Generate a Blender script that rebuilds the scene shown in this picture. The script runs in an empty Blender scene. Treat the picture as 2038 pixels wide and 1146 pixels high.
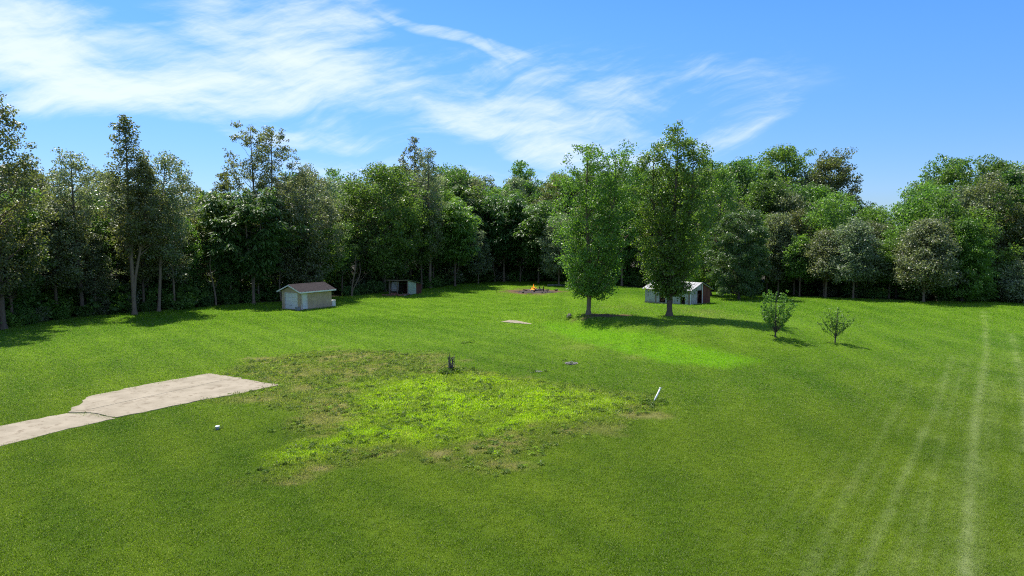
import bpy, math, random
import numpy as np
from mathutils import Vector
R_ = math.radians
scene = bpy.context.scene
C = scene.collection

# ------------------------------------------------------------------ camera
CAM_H = 8.5
FPX = 2038.0 * 24.0 / 36.0
PITCH = math.atan(103.0 / FPX)
cam_d = bpy.data.cameras.new('camera')
cam_d.lens = 24.0
cam_d.sensor_width = 36.0
cam_d.clip_end = 6000
cam = bpy.data.objects.new('camera', cam_d)
cam.location = (0, 0, CAM_H)
cam.rotation_euler = (math.pi / 2 - PITCH, 0, 0)
C.objects.link(cam)
scene.camera = cam

# ------------------------------------------------------------------ light
SUN_EL, SUN_AZ = 60.0, -36.0          # azimuth from +Y, towards +X positive
scene.view_settings.view_transform = 'Standard'
scene.view_settings.look = 'None'
scene.view_settings.exposure = 1.0
scene.view_settings.gamma = 1.0
scene.view_settings.use_curve_mapping = False
SKY_STRENGTH = 0.125
sun_d = bpy.data.lights.new('sun', 'SUN')
sun_d.energy = 4.0
sun_d.angle = R_(0.53)
sun_d.color = (1.0, 0.95, 0.86)
sun = bpy.data.objects.new('sun', sun_d)
az, el = R_(SUN_AZ), R_(SUN_EL)
to_sun = Vector((math.sin(az) * math.cos(el), math.cos(az) * math.cos(el), math.sin(el)))
sun.rotation_euler = (-to_sun).to_track_quat('-Z', 'Y').to_euler()
sun.location = to_sun * 300
C.objects.link(sun)
scene.cycles.max_bounces = 8
scene.cycles.diffuse_bounces = 5
scene.cycles.glossy_bounces = 2
scene.cycles.transmission_bounces = 5
scene.cycles.transparent_max_bounces = 4
scene.cycles.use_denoising = False
scene.cycles.filter_width = 1.1
scene.cycles.caustics_reflective = False
scene.cycles.caustics_refractive = False


class NT:
    """small helper to write node trees"""
    def __init__(self, tree):
        self.t = tree

    def n(self, typ, **kw):
        nd = self.t.nodes.new(typ)
        for k, v in kw.items():
            setattr(nd, k, v)
        return nd

    def l(self, a, b):
        self.t.links.new(a, b)

    def put(self, sock, v):
        if hasattr(v, 'node'):
            self.l(v, sock)
        else:
            sock.default_value = v

    def m(self, op, a, b=None, c=None, clamp=False):
        nd = self.n('ShaderNodeMath', operation=op, use_clamp=clamp)
        self.put(nd.inputs[0], a)
        if b is not None:
            self.put(nd.inputs[1], b)
        if c is not None:
            self.put(nd.inputs[2], c)
        return nd.outputs[0]

    def smooth(self, v, lo, hi, a=0.0, b=1.0):
        nd = self.n('ShaderNodeMapRange', interpolation_type='SMOOTHSTEP')
        self.put(nd.inputs['Value'], v)
        self.put(nd.inputs['From Min'], lo)
        self.put(nd.inputs['From Max'], hi)
        self.put(nd.inputs['To Min'], a)
        self.put(nd.inputs['To Max'], b)
        return nd.outputs['Result']

    def mix(self, f, a, b, mode='MIX'):
        nd = self.n('ShaderNodeMix', data_type='RGBA', blend_type=mode)
        self.put(nd.inputs['Factor'], f)
        self.put(nd.inputs['A'], a if hasattr(a, 'node') or len(a) == 4 else (*a, 1))
        self.put(nd.inputs['B'], b if hasattr(b, 'node') or len(b) == 4 else (*b, 1))
        return nd.outputs['Result']

    def xyz(self, x, y, z=0.0):
        nd = self.n('ShaderNodeCombineXYZ')
        self.put(nd.inputs[0], x)
        self.put(nd.inputs[1], y)
        self.put(nd.inputs[2], z)
        return nd.outputs[0]

    def noise(self, vec, scale, detail=4, rough=0.55, dist=0.0):
        nd = self.n('ShaderNodeTexNoise')
        if vec is not None:
            self.l(vec, nd.inputs['Vector'])
        nd.inputs['Scale'].default_value = scale
        nd.inputs['Detail'].default_value = detail
        nd.inputs['Roughness'].default_value = rough
        nd.inputs['Distortion'].default_value = dist
        return nd.outputs['Fac']


# ------------------------------------------------------------------ sky
world = bpy.data.worlds.new('World')
scene.world = world
world.use_nodes = True
W = NT(world.node_tree)
world.node_tree.nodes.clear()
sky = W.n('ShaderNodeTexSky', sky_type='NISHITA', sun_disc=False)
sky.sun_elevation = el
sky.sun_rotation = az
sky.altitude = 0
sky.air_density = 1.0
sky.dust_density = 0.3
sky.ozone_density = 2.2
tc = W.n('ShaderNodeTexCoord')
sep = W.n('ShaderNodeSeparateXYZ')
W.l(tc.outputs['Generated'], sep.inputs[0])
dx, dy, dz = sep.outputs
u = W.m('ARCTAN2', dx, dy)
hyp = W.m('SQRT', W.m('ADD', W.m('MULTIPLY', dx, dx), W.m('MULTIPLY', dy, dy)))
v = W.m('DIVIDE', dz, W.m('ADD', hyp, 0.0001))


def uv_px(px, py):
    uu = math.atan((px - 1019) / FPX)
    return uu, (470 - py) / FPX * math.cos(uu)


uvv = W.xyz(u, v)
# two warps: long soft sweeps, and fine fibres
wn = W.n('ShaderNodeTexNoise')
W.l(uvv, wn.inputs['Vector'])
wn.inputs['Scale'].default_value = 4.0
wn.inputs['Detail'].default_value = 3
wsub = W.n('ShaderNodeVectorMath', operation='SUBTRACT')
W.l(wn.outputs['Color'], wsub.inputs[0])
wsub.inputs[1].default_value = (0.5, 0.5, 0.5)
wsc = W.n('ShaderNodeVectorMath', operation='MULTIPLY')
W.l(wsub.outputs[0], wsc.inputs[0])
wsc.inputs[1].default_value = (0.13, 0.085, 0)
wadd = W.n('ShaderNodeVectorMath', operation='ADD')
W.l(uvv, wadd.inputs[0])
W.l(wsc.outputs[0], wadd.inputs[1])
wsep = W.n('ShaderNodeSeparateXYZ')
W.l(wadd.outputs[0], wsep.inputs[0])
wu, wv = wsep.outputs[0], wsep.outputs[1]


def streak(angle, su, sv, detail=7, rough=0.62):
    ca, sa = math.cos(angle), math.sin(angle)
    a = W.m('ADD', W.m('MULTIPLY', wu, ca * su), W.m('MULTIPLY', wv, sa * su))
    b = W.m('ADD', W.m('MULTIPLY', wu, -sa * sv), W.m('MULTIPLY', wv, ca * sv))
    return W.noise(W.xyz(a, b), 1.0, detail, rough, 0.3)


s1 = streak(R_(-8), 3.6, 13.0)
s2 = streak(R_(12), 6.0, 40.0)
s3 = streak(R_(24), 9.0, 60.0, 6, 0.7)


def blob(px, py, rx, ry, ang, soft=1.0):
    cu, cv = uv_px(px, py)
    ca, sa = math.cos(R_(ang)), math.sin(R_(ang))
    du, dv = W.m('SUBTRACT', wu, cu), W.m('SUBTRACT', wv, cv)
    k = math.cos(cu)
    a = W.m('ADD', W.m('MULTIPLY', du, ca * FPX / rx), W.m('MULTIPLY', dv, sa * FPX / rx / k))
    b = W.m('ADD', W.m('MULTIPLY', du, -sa * FPX / ry), W.m('MULTIPLY', dv, ca * FPX / ry / k))
    r2 = W.m('ADD', W.m('MULTIPLY', a, a), W.m('MULTIPLY', b, b))
    return W.smooth(r2, 1.0, 0.0)


blobs = [  # x, y, rx, ry, angle, weight
    (120, 95, 480, 100, -4, .85), (360, 180, 520, 75, 3, 1.0), (560, 70, 300, 75, 6, .62),
    (640, 275, 190, 32, -3, .7), (1000, 235, 420, 62, -7, .78), (1130, 295, 260, 70, -14, .85),
    (890, 92, 200, 17, -19, .66), (1000, 122, 90, 18, -12, .5), (1270, 180, 240, 55, 14, .52),
    (1470, 255, 130, 50, 24, .42), (560, 160, 340, 85, 5, .8), (1050, 205, 640, 130, 2, .30), (1260, 185, 70, 18, -6, .5), (1370, 132, 60, 16, 6, .35),
    (700, 20, 80, 26, 10, .4), (860, 350, 400, 40, -4, .32), (480, 225, 420, 42, -6, .5),
]
cov = None
for bx_, by_, rx_, ry_, an_, wt_ in blobs:
    g = W.m('MULTIPLY', blob(bx_, by_, rx_, ry_, an_), wt_)
    cov = g if cov is None else W.m('MAXIMUM', cov, g)
# thin cirrus over the rest of the sky, outside the view as well
elsewhere = W.m('MULTIPLY', W.smooth(W.m('ABSOLUTE', u), 0.75, 1.5), 0.45)
cov = W.m('MAXIMUM', cov, elsewhere)
fib = W.m('ADD', W.m('MULTIPLY', s1, 0.5), W.m('ADD', W.m('MULTIPLY', s2, 0.34), W.m('MULTIPLY', s3, 0.16)))
dens = W.m('ADD', cov, W.m('MULTIPLY', W.m('SUBTRACT', fib, 0.5), 4.2))
dens = W.smooth(dens, 0.03, 1.35)
dens = W.m('MULTIPLY', dens, W.smooth(cov, 0.0, 0.25))
hs = W.n('ShaderNodeHueSaturation')
W.l(sky.outputs[0], hs.inputs['Color'])
hs.inputs['Saturation'].default_value = 1.3
hs.inputs['Value'].default_value = 1.0
skycol = W.mix(1.0, hs.outputs[0], (0.52, 0.60, 0.80), 'MULTIPLY')
low = W.smooth(v, -0.02, 0.32, 0.0, 1.0)
lowc = W.n('ShaderNodeCombineColor')
for i in range(3):
    W.l(W.m('ADD', (0.56, 0.63, 0.76)[i], W.m('MULTIPLY', low, (0.40, 0.37, 0.24)[i])), lowc.inputs[i])
skycol = W.mix(1.0, skycol, lowc.outputs[0], 'MULTIPLY')
cloudy = W.mix(W.m('MULTIPLY', dens, 0.80), skycol, (4.1, 4.45, 4.7))
bg = W.n('ShaderNodeBackground')
W.l(cloudy, bg.inputs['Color'])
bg.inputs['Strength'].default_value = SKY_STRENGTH
wo = W.n('ShaderNodeOutputWorld')
W.l(bg.outputs[0], wo.inputs['Surface'])


# ------------------------------------------------------------------ terrain
def sstep(x, a, b):
    t = np.clip((x - a) / (b - a), 0, 1)
    return t * t * (3 - 2 * t)


def vnoise(x, y, seed=0):
    """smooth value noise, numpy"""
    x = np.asarray(x, float)
    y = np.asarray(y, float)
    xi, yi = np.floor(x).astype(np.int64), np.floor(y).astype(np.int64)
    xf, yf = x - xi, y - yi
    xf = xf * xf * (3 - 2 * xf)
    yf = yf * yf * (3 - 2 * yf)

    def h(a, b):
        n = (a * 374761393 + b * 668265263 + seed * 1442695041) & 0xffffffff
        n = ((n ^ (n >> 13)) * 1274126177) & 0xffffffff
        n = n ^ (n >> 16)
        return (n & 0xffff) / 65535.0
    return ((h(xi, yi) * (1 - xf) + h(xi + 1, yi) * xf) * (1 - yf)
            + (h(xi, yi + 1) * (1 - xf) + h(xi + 1, yi + 1) * xf) * yf)


def fbm(x, y, seed=0, o=4):
    s, a, f = 0, 0.5, 1.0
    for k in range(o):
        s = s + a * vnoise(x * f, y * f, seed + k * 17)
        a *= 0.5
        f *= 2.03
    return s / (1 - 0.5 ** o)


CR0, CR1 = np.array([5.0, 66.5]), np.array([17.6, 45.8])     # crest of the grass bank
CRD = (CR1 - CR0) / np.linalg.norm(CR1 - CR0)
CRN = np.array([-CRD[1], CRD[0]])                            # towards the back right
CRL = np.linalg.norm(CR1 - CR0)


def bank_coords(x, y):
    a = (x - CR0[0]) * CRD[0] + (y - CR0[1]) * CRD[1]
    s = (x - CR0[0]) * CRN[0] + (y - CR0[1]) * CRN[1]
    return a, s


def height(x, y):
    x = np.asarray(x, float)
    y = np.asarray(y, float)
    a, s = bank_coords(x, y)
    along = sstep(a, -14, 4) * sstep(a, CRL + 3, CRL - 9)
    width = 4.0 + 3.0 * sstep(a, 0, CRL)
    bank = 1.15 * along * sstep(s, -width, 0.3) * (1 - 0.65 * sstep(s, 2, 26))
    und = 0.16 * (fbm(x / 17.0, y / 17.0, 5, 3) - 0.5)
    keep = sstep(np.hypot(x + 14, y - 36), 9, 15) * sstep(np.hypot(x, y), 20, 36)
    return bank + und * keep


def pix_dir(px, py):
    cx, cy = (px - 1019) / FPX, (573 - py) / FPX
    return np.array([cx, cy * math.sin(PITCH) + math.cos(PITCH), cy * math.cos(PITCH) - math.sin(PITCH)])


def at(px, py):
    """where the pixel's ray meets the ground"""
    d = pix_dir(px, py)
    z = 0.0
    for _ in range(12):
        t = (z - CAM_H) / d[2]
        z = 0.5 * z + 0.5 * float(height(d[0] * t, d[1] * t))
    return np.array([d[0] * t, d[1] * t, float(height(d[0] * t, d[1] * t))])


def at_y(px, py, Y):
    """the point of the pixel's ray at the given distance"""
    d = pix_dir(px, py)
    t = Y / d[1]
    return np.array([d[0] * t, Y, CAM_H + d[2] * t])


def to_px(x, y, z):
    zz = z - CAM_H
    f = y * math.cos(PITCH) - zz * math.sin(PITCH)
    up = y * math.sin(PITCH) + zz * math.cos(PITCH)
    return 1019 + FPX * x / f, 573 - FPX * up / f


def polyw(pts):
    return np.array([at(px, py)[:2] for px, py in pts])


def poly_sd(X, Y, P):
    """signed distance to a polygon, negative inside"""
    d = np.full(X.shape, 1e9)
    inside = np.zeros(X.shape, bool)
    n = len(P)
    for i in range(n):
        x0, y0 = P[i]
        x1, y1 = P[(i + 1) % n]
        ex, ey = x1 - x0, y1 - y0
        t = np.clip(((X - x0) * ex + (Y - y0) * ey) / (ex * ex + ey * ey + 1e-12), 0, 1)
        d = np.minimum(d, np.hypot(X - x0 - t * ex, Y - y0 - t * ey))
        c = ((y0 > Y) != (y1 > Y)) & (X < (x1 - x0) * (Y - y0) / (y1 - y0 + 1e-12) + x0)
        inside ^= c
    return np.where(inside, -d, d)


def line_d(X, Y, P):
    d = np.full(X.shape, 1e9)
    for i in range(len(P) - 1):
        x0, y0 = P[i]
        x1, y1 = P[i + 1]
        ex, ey = x1 - x0, y1 - y0
        t = np.clip(((X - x0) * ex + (Y - y0) * ey) / (ex * ex + ey * ey + 1e-12), 0, 1)
        d = np.minimum(d, np.hypot(X - x0 - t * ex, Y - y0 - t * ey))
    return d


# edge of the wood, as seen in the photograph, left to right
EDGE_PX = [(-260, 690), (-80, 672), (12, 652), (160, 630), (300, 620), (480, 604), (560, 600), (700, 588),
           (850, 574), (930, 562), (1040, 558), (1130, 560), (1240, 570), (1420, 581), (1550, 588),
           (1700, 594), (1850, 600), (1990, 597), (2110, 598), (2300, 605)]
EDGE = polyw(EDGE_PX)
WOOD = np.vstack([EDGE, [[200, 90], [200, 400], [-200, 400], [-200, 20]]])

P_THIN = polyw([(470, 718), (560, 703), (690, 692), (870, 702), (940, 742), (1100, 766), (1300, 792), (1335, 815),
                (1230, 846), (1120, 884), (1010, 938), (920, 935), (780, 922), (600, 965), (505, 950), (600, 885),
                (560, 815), (440, 802), (560, 768), (440, 745)])
P_WEED = polyw([(700, 765), (830, 748), (960, 745), (1060, 760), (1160, 778), (1270, 800), (1200, 830), (1080, 846),
                (960, 876), (840, 892), (720, 890), (640, 912), (520, 932), (540, 905), (640, 862), (690, 815)])
P_BANK = polyw([(1085, 641), (1180, 648), (1290, 668), (1400, 690), (1510, 719), (1440, 732), (1330, 722),
                (1240, 700), (1160, 682), (1090, 655)])
BARE = [  # px, py, half width px, half height px, strength, angle of the streak
    (528, 713, 55, 5, 1.0), (600, 740, 70, 9, .55), (655, 740, 30, 6, .7), (510, 795, 60, 8, .6),
    (660, 830, 60, 20, .75), (640, 800, 40, 8, .5), (600, 772, 26, 8, .8), (1020, 925, 60, 10, .8), (1290, 826, 45, 9, .8),
    (1200, 856, 60, 12, .45), (575, 962, 40, 6, .8), (925, 718, 22, 5, .7), (870, 708, 22, 5, .5), (780, 706, 20, 4, .6),
    (700, 898, 12, 5, .9), (1055, 750, 16, 5, .5), (960, 745, 22, 5, .6), (660, 690, 18, 3, .5), (700, 845, 18, 6, .8),
    (1150, 690, 60, 8, .3), (1260, 710, 60, 7, .3), (1400, 622, 60, 12, .45), (1060, 580, 80, 9, .35), (1240, 612, 60, 8, .3),
    (320, 818, 0.1, 0.1, 0), (1690, 960, 90, 30, .12),
]
TRACKS = [  # pale wheel tracks: pixels, width m, strength
    ([(1921, 1146), (1931, 985), (1941, 847), (1953, 760), (1964, 698), (1960, 650), (1957, 618)], .36, 1.0),
    ([(1700, 1180), (1733, 1100), (1800, 950), (1835, 870), (1862, 815), (1882, 755), (1896, 708)], .24, .62),
    ([(1815, 1146), (1850, 985), (1886, 830), (1908, 760), (1932, 705)], .20, .45),
    ([(2045, 900), (2040, 800), (2026, 720), (2012, 664)], .32, .85),
    ([(1985, 900), (1990, 800), (1996, 700), (2000, 640)], .2, .3),
    ([(1895, 1000), (1925, 850), (1945, 760)], .2, .3),
    ([(2018, 1146), (2024, 980), (2022, 850)], .2, .25),
    ([(1610, 1146), (1680, 1000), (1760, 860), (1815, 770)], .22, .3),
    ([(1770, 1146), (1812, 1030), (1850, 930)], .18, .3),
    ([(1955, 1146), (1958, 980), (1966, 850), (1974, 760)], .2, .42),
    ([(1878, 1146), (1893, 1040), (1908, 950)], .16, .3),
]
TRACKW = [(np.array([at(px, py)[:2] for px, py in p]), w, s) for p, w, s in TRACKS]
FIRE = at(1066, 580)
TREE_A = at(1171, 626)
TREE_B = at(1332, 629)


def masks(X, Y):
    """what covers the ground: dict of 0..1 masks"""
    n1 = fbm(X / 1.6, Y / 1.6, 11, 4) - 0.5
    n2 = fbm(X / 4.5, Y / 4.5, 23, 4) - 0.5
    n3 = fbm(X / 0.5, Y / 0.5, 37, 3) - 0.5
    n4 = fbm(X / 13.0 + 7, Y / 13.0, 53, 3) - 0.5
    m = {}
    thin = sstep(poly_sd(X, Y, P_THIN) + n1 * 3.0 + n2 * 2.5, 0.7, -1.0)
    weed = sstep(poly_sd(X, Y, P_WEED) + n1 * 3.5 + n2 * 2.0, 0.6, -1.2)
    patchy = sstep(n1 * 1.3 + n3 * 0.9, -0.22, 0.22)
    m['thin'] = thin
    m['weed'] = weed * (0.35 + 0.65 * patchy)
    m['bank'] = sstep(poly_sd(X, Y, P_BANK) + n2 * 1.4 + n1 * 1.1, 0.8, -0.7) * np.clip(.86 + .9 * n1 + .4 * n3, .4, 1)
    bare = np.zeros_like(X)
    for px, py, hw, hh, st in BARE:
        if st <= 0:
            continue
        c = at(px, py)
        rx = hw / FPX * c[1]
        ry = abs(at(px, py - hh)[1] - at(px, py + hh)[1]) / 2
        r = np.hypot((X - c[0]) / rx, (Y - c[1]) / ry)
        bare = np.maximum(bare, .72 * st * sstep(r + n1 * 1.3 + n3 * 1.6, 1.0, 0.3))
    bare = np.maximum(bare, thin * (1 - weed) * 0.75 * sstep(n1 * 0.8 + n3 * 1.3, 0.02, 0.36))
    bare = np.maximum(bare, weed * 0.4 * sstep(n1 * 0.5 + n3 * 1.2, 0.16, 0.42))
    m['dry'] = bare
    r = np.hypot((X - FIRE[0]) / 5.2, (Y - FIRE[1]) / 6.5)
    dirt = sstep(r + n1 * 0.9 + n3 * 0.5, 1.0, 0.62)
    r = np.hypot((X - FIRE[0] + 4.3) / 2.6, (Y - FIRE[1] + 0.8) / 1.1)
    dirt = np.maximum(dirt, 0.8 * sstep(r + n1 * 0.8 + n3 * .8, 1.0, 0.6))
    for t, ox, oy, rx, ry, st in ((TREE_A, 1.8, -0.7, 2.9, 1.5, 1.0), (TREE_A, 0.2, 0.0, .9, .9, 1.0),
                                  (TREE_B, 1.2, -0.8, 2.2, 1.0, .4), (TREE_B, 0, 0, .8, .8, .8)):
        r = np.hypot((X - t[0] - ox) / rx, (Y - t[1] - oy) / ry)
        dirt = np.maximum(dirt, st * sstep(r + n1 * 1.2 + n3 * .8, 1.0, 0.55))
    m['dirt'] = dirt
    tr = np.zeros_like(X)
    for P, w, s in TRACKW:
        d = line_d(X, Y, P)
        tr = np.maximum(tr, s * sstep(d + n3 * 0.3 + n1 * .12, w, w * 0.1) * np.clip(0.72 + 1.3 * n1 + 0.9 * n3, 0.2, 1.1))
    P0 = TRACKW[0][0]
    o_ = np.argsort(P0[:, 1])
    su = X - np.interp(Y, P0[o_, 1], P0[o_, 0])
    fade = sstep(su, -8.5, -3.5) * sstep(su, 6, 2) * sstep(Y, 64, 44)
    st_ = sstep(np.cos(su * 2 * np.pi / 0.83 + n2 * 1.6), .55, 1.0) * fade * np.clip(.5 + 2.4 * n1 + 1.2 * n2, 0, 1)
    tr = np.maximum(tr, 0.34 * st_)
    m['track'] = np.clip(tr, 0, 1)
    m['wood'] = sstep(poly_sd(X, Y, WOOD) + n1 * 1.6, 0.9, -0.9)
    # broad mowing bands and tone of the lawn
    band = 0.5 + 0.5 * np.sin((X * 0.62 - Y * 0.05 + n2 * 0.6) * 2.6)
    bandl = 0.5 + 0.5 * np.sin((X * 0.78 + Y * 0.63 + n2 * 0.5) * 2.2)
    m['tone'] = np.clip(0.5 + n4 * 1.0 + n2 * 0.6 + n1 * 0.5 + 0.30 * (np.where(X > 4, band, bandl) - .5), 0, 1)
    m['far'] = sstep(Y, 26, 62)
    return m


COL = {k: np.array(c) for k, c in dict(
    lawn_a=(0.053, 0.108, 0.0050), lawn_b=(0.112, 0.172, 0.0100), far_a=(0.064, 0.150, 0.0060), far_b=(0.134, 0.236, 0.014),
    weed=(0.225, 0.345, 0.0040), thin=(0.120, 0.160, 0.022), bank=(0.128, 0.292, 0.0040), dry=(0.270, 0.205, 0.105),
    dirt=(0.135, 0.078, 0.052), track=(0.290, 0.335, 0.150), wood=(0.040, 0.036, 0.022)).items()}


def ground_colour(m, n):
    def mx(a, b, f):
        return a * (1 - f[:, None]) + b * f[:, None]
    t = m['tone']
    c = mx(np.broadcast_to(COL['lawn_a'], (n, 3)), np.broadcast_to(COL['lawn_b'], (n, 3)), t)
    f = mx(np.broadcast_to(COL['far_a'], (n, 3)), np.broadcast_to(COL['far_b'], (n, 3)), t)
    c = mx(c, f, m['far'])
    c = mx(c, COL['thin'][None], m['thin'] * 0.75)
    c = mx(c, COL['weed'][None], m['weed'])
    c = mx(c, COL['bank'][None], m['bank'] * 0.85)
    c = mx(c, COL['track'][None], m['track'] * 0.62)
    c = mx(c, COL['dry'][None], m['dry'] * 0.72)
    c = mx(c, COL['dirt'][None], m['dirt'] * 0.95)
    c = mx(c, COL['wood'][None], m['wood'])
    return c


# ------------------------------------------------------------------ mesh helpers
def quad_mesh(name, V, F, mat=None, smooth=False):
    """mesh from numpy arrays, all faces quads"""
    me = bpy.data.meshes.new(name)
    V = np.ascontiguousarray(V, np.float32)
    F = np.ascontiguousarray(F, np.int32)
    me.vertices.add(len(V))
    me.vertices.foreach_set('co', V.ravel())
    me.loops.add(F.size)
    me.loops.foreach_set('vertex_index', F.ravel())
    me.polygons.add(len(F))
    me.polygons.foreach_set('loop_start', np.arange(0, F.size, 4, dtype=np.int32))
    if smooth:
        me.polygons.foreach_set('use_smooth', np.ones(len(F), bool))
    me.update(calc_edges=True)
    if mat:
        me.materials.append(mat)
    return me


def link(name, data, parent=None, loc=None):
    o = bpy.data.objects.new(name, data)
    C.objects.link(o)
    if parent:
        o.parent = parent
    if loc is not None:
        o.location = loc
    return o


def tag(o, label=None, cat=None, group=None, kind=None):
    if label:
        o['label'] = label
    if cat:
        o['category'] = cat
    if group:
        o['group'] = group
    if kind:
        o['kind'] = kind
    return o


def thing(name, label, cat, loc, rz=0.0, group=None, kind=None):
    o = link(name, None, None, loc)
    o.rotation_euler = (0, 0, rz)
    return tag(o, label, cat, group, kind)


class MB:
    """collects quads and n-gons of one part"""
    def __init__(self):
        self.v, self.f = [], []

    def face(self, pts):
        k = len(self.v)
        self.v += [tuple(map(float, p)) for p in pts]
        self.f.append(list(range(k, k + len(pts))))
        return self

    def box(self, x0, x1, y0, y1, z0, z1):
        k = len(self.v)
        self.v += [(x, y, z) for z in (z0, z1) for x, y in ((x0, y0), (x1, y0), (x1, y1), (x0, y1))]
        self.f += [[k + i for i in q] for q in ((3, 2, 1, 0), (4, 5, 6, 7), (0, 1, 5, 4), (1, 2, 6, 5), (2, 3, 7, 6), (3, 0, 4, 7))]
        return self

    def prism(self, pts, off):
        """closed polygon extruded along a vector"""
        k, n = len(self.v), len(pts)
        off = np.array(off, float)
        self.v += [tuple(map(float, p)) for p in pts] + [tuple(np.array(p, float) + off) for p in pts]
        self.f += [list(range(k + n - 1, k - 1, -1)), list(range(k + n, k + 2 * n))]
        for i in range(n):
            j = (i + 1) % n
            self.f.append([k + i, k + j, k + n + j, k + n + i])
        return self

    def tube(self, P, r, sides=8, cap=True):
        V, F = tube_np(np.array(P, float), np.array(r, float) * np.ones(len(P)), sides)
        k = len(self.v)
        self.v += [tuple(p) for p in V]
        self.f += [[k + i for i in q] for q in F]
        if cap:
            self.f.append([k + i for i in range(sides - 1, -1, -1)])
            self.f.append([k + len(V) - sides + i for i in range(sides)])
        return self

    def build(self, name, mat, parent=None, bevel=0.0, smooth=False):
        me = bpy.data.meshes.new(name)
        me.from_pydata(self.v, [], self.f)
        me.update()
        if smooth:
            me.polygons.foreach_set('use_smooth', np.ones(len(me.polygons), bool))
        me.materials.append(mat)
        o = link(name, me, parent)
        if bevel > 0:
            b = o.modifiers.new('bevel', 'BEVEL')
            b.width = bevel
            b.segments = 1
            b.limit_method = 'ANGLE'
        return o


def tube_np(P, rad, sides=6):
    n = len(P)
    T = np.gradient(P, axis=0)
    T /= np.linalg.norm(T, axis=1)[:, None] + 1e-9
    ref = np.array([0.0, 0.0, 1.0]) if abs(T[:, 2]).mean() < 0.8 else np.array([1.0, 0.0, 0.0])
    A = np.cross(T, ref)
    A /= np.linalg.norm(A, axis=1)[:, None] + 1e-9
    B = np.cross(T, A)
    th = np.arange(sides) * 2 * math.pi / sides
    V = P[:, None, :] + rad[:, None, None] * (np.cos(th)[None, :, None] * A[:, None, :] + np.sin(th)[None, :, None] * B[:, None, :])
    V = V.reshape(-1, 3)
    i = np.arange(n - 1)[:, None] * sides
    j = np.arange(sides)[None, :]
    j2 = (j + 1) % sides
    F = np.stack([i + j, i + j2, i + sides + j2, i + sides + j], -1).reshape(-1, 4)
    return V, F


# ------------------------------------------------------------------ materials
def mat_base(name):
    m = bpy.data.materials.new(name)
    m.use_nodes = True
    m.node_tree.nodes.clear()
    t = NT(m.node_tree)
    out = t.n('ShaderNodeOutputMaterial')
    return m, t, out


def pbsdf(t, col, rough=0.8, spec=0.3, normal=None):
    b = t.n('ShaderNodeBsdfPrincipled')
    t.put(b.inputs['Base Color'], col if hasattr(col, 'node') else (*col, 1))
    t.put(b.inputs['Roughness'], rough)
    b.inputs['Specular IOR Level'].default_value = spec
    if normal is not None:
        t.l(normal, b.inputs['Normal'])
    return b.outputs[0]


def bump(t, h, strength, dist):
    b = t.n('ShaderNodeBump')
    t.l(h, b.inputs['Height'])
    b.inputs['Strength'].default_value = strength
    b.inputs['Distance'].default_value = dist
    return b.outputs[0]


def mat_surface(name, ca, cb, scale=3.0, rough=0.85, cc=None, fine=40.0, bumps=0.3, spec=0.25, stretch=None, metal=0.0):
    """weathered surface: two tones in blotches, a third in stains, fine grain"""
    m, t, out = mat_base(name)
    tcn = t.n('ShaderNodeTexCoord')
    vec = tcn.outputs['Object']
    if stretch:
        mp = t.n('ShaderNodeMapping')
        mp.inputs['Scale'].default_value = stretch
        t.l(vec, mp.inputs['Vector'])
        vec = mp.outputs[0]
    n1 = t.noise(vec, scale, 5, 0.6)
    n2 = t.noise(vec, fine, 3, 0.6)
    col = t.mix(t.smooth(n1, 0.3, 0.7), ca, cb)
    if cc:
        n3 = t.noise(vec, scale * 2.3, 6, 0.7, 0.4)
        col = t.mix(t.smooth(n3, 0.52, 0.68), col, cc)
    col = t.mix(0.55, col, t.mix(1.0, col, t.mix(n2, (0.45, 0.45, 0.45), (1.5, 1.5, 1.5)), 'MULTIPLY'))
    nrm = bump(t, n2, bumps, 0.01)
    sh = pbsdf(t, col, rough, spec, nrm)
    sh.node.inputs['Metallic'].default_value = metal
    t.l(sh, out.inputs['Surface'])
    return m


def mat_leaf(name, dark, light, trans=0.34, gloss=0.35, tr_tint=(1.25, 1.35, 0.55)):
    m, t, out = mat_base(name)
    geo = t.n('ShaderNodeNewGeometry')
    oi = t.n('ShaderNodeObjectInfo')
    col = t.mix(geo.outputs['Random Per Island'], dark, light)
    hsv = t.n('ShaderNodeHueSaturation')
    t.l(col, hsv.inputs['Color'])
    t.put(hsv.inputs['Hue'], t.m('ADD', 0.488, t.m('MULTIPLY', oi.outputs['Random'], 0.024)))
    t.put(hsv.inputs['Value'], t.m('ADD', 0.80, t.m('MULTIPLY', t.m('FRACT', t.m('MULTIPLY', oi.outputs['Random'], 7.31)), 0.4)))
    c = hsv.outputs[0]
    d = t.n('ShaderNodeBsdfPrincipled')
    t.l(c, d.inputs['Base Color'])
    d.inputs['Roughness'].default_value = 0.45
    d.inputs['Specular IOR Level'].default_value = gloss
    tr = t.n('ShaderNodeBsdfTranslucent')
    t.l(t.mix(1.0, c, tr_tint, 'MULTIPLY'), tr.inputs['Color'])
    ms = t.n('ShaderNodeMixShader')
    ms.inputs[0].default_value = trans
    t.l(d.outputs[0], ms.inputs[1])
    t.l(tr.outputs[0], ms.inputs[2])
    t.l(ms.outputs[0], out.inputs['Surface'])
    return m


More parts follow.
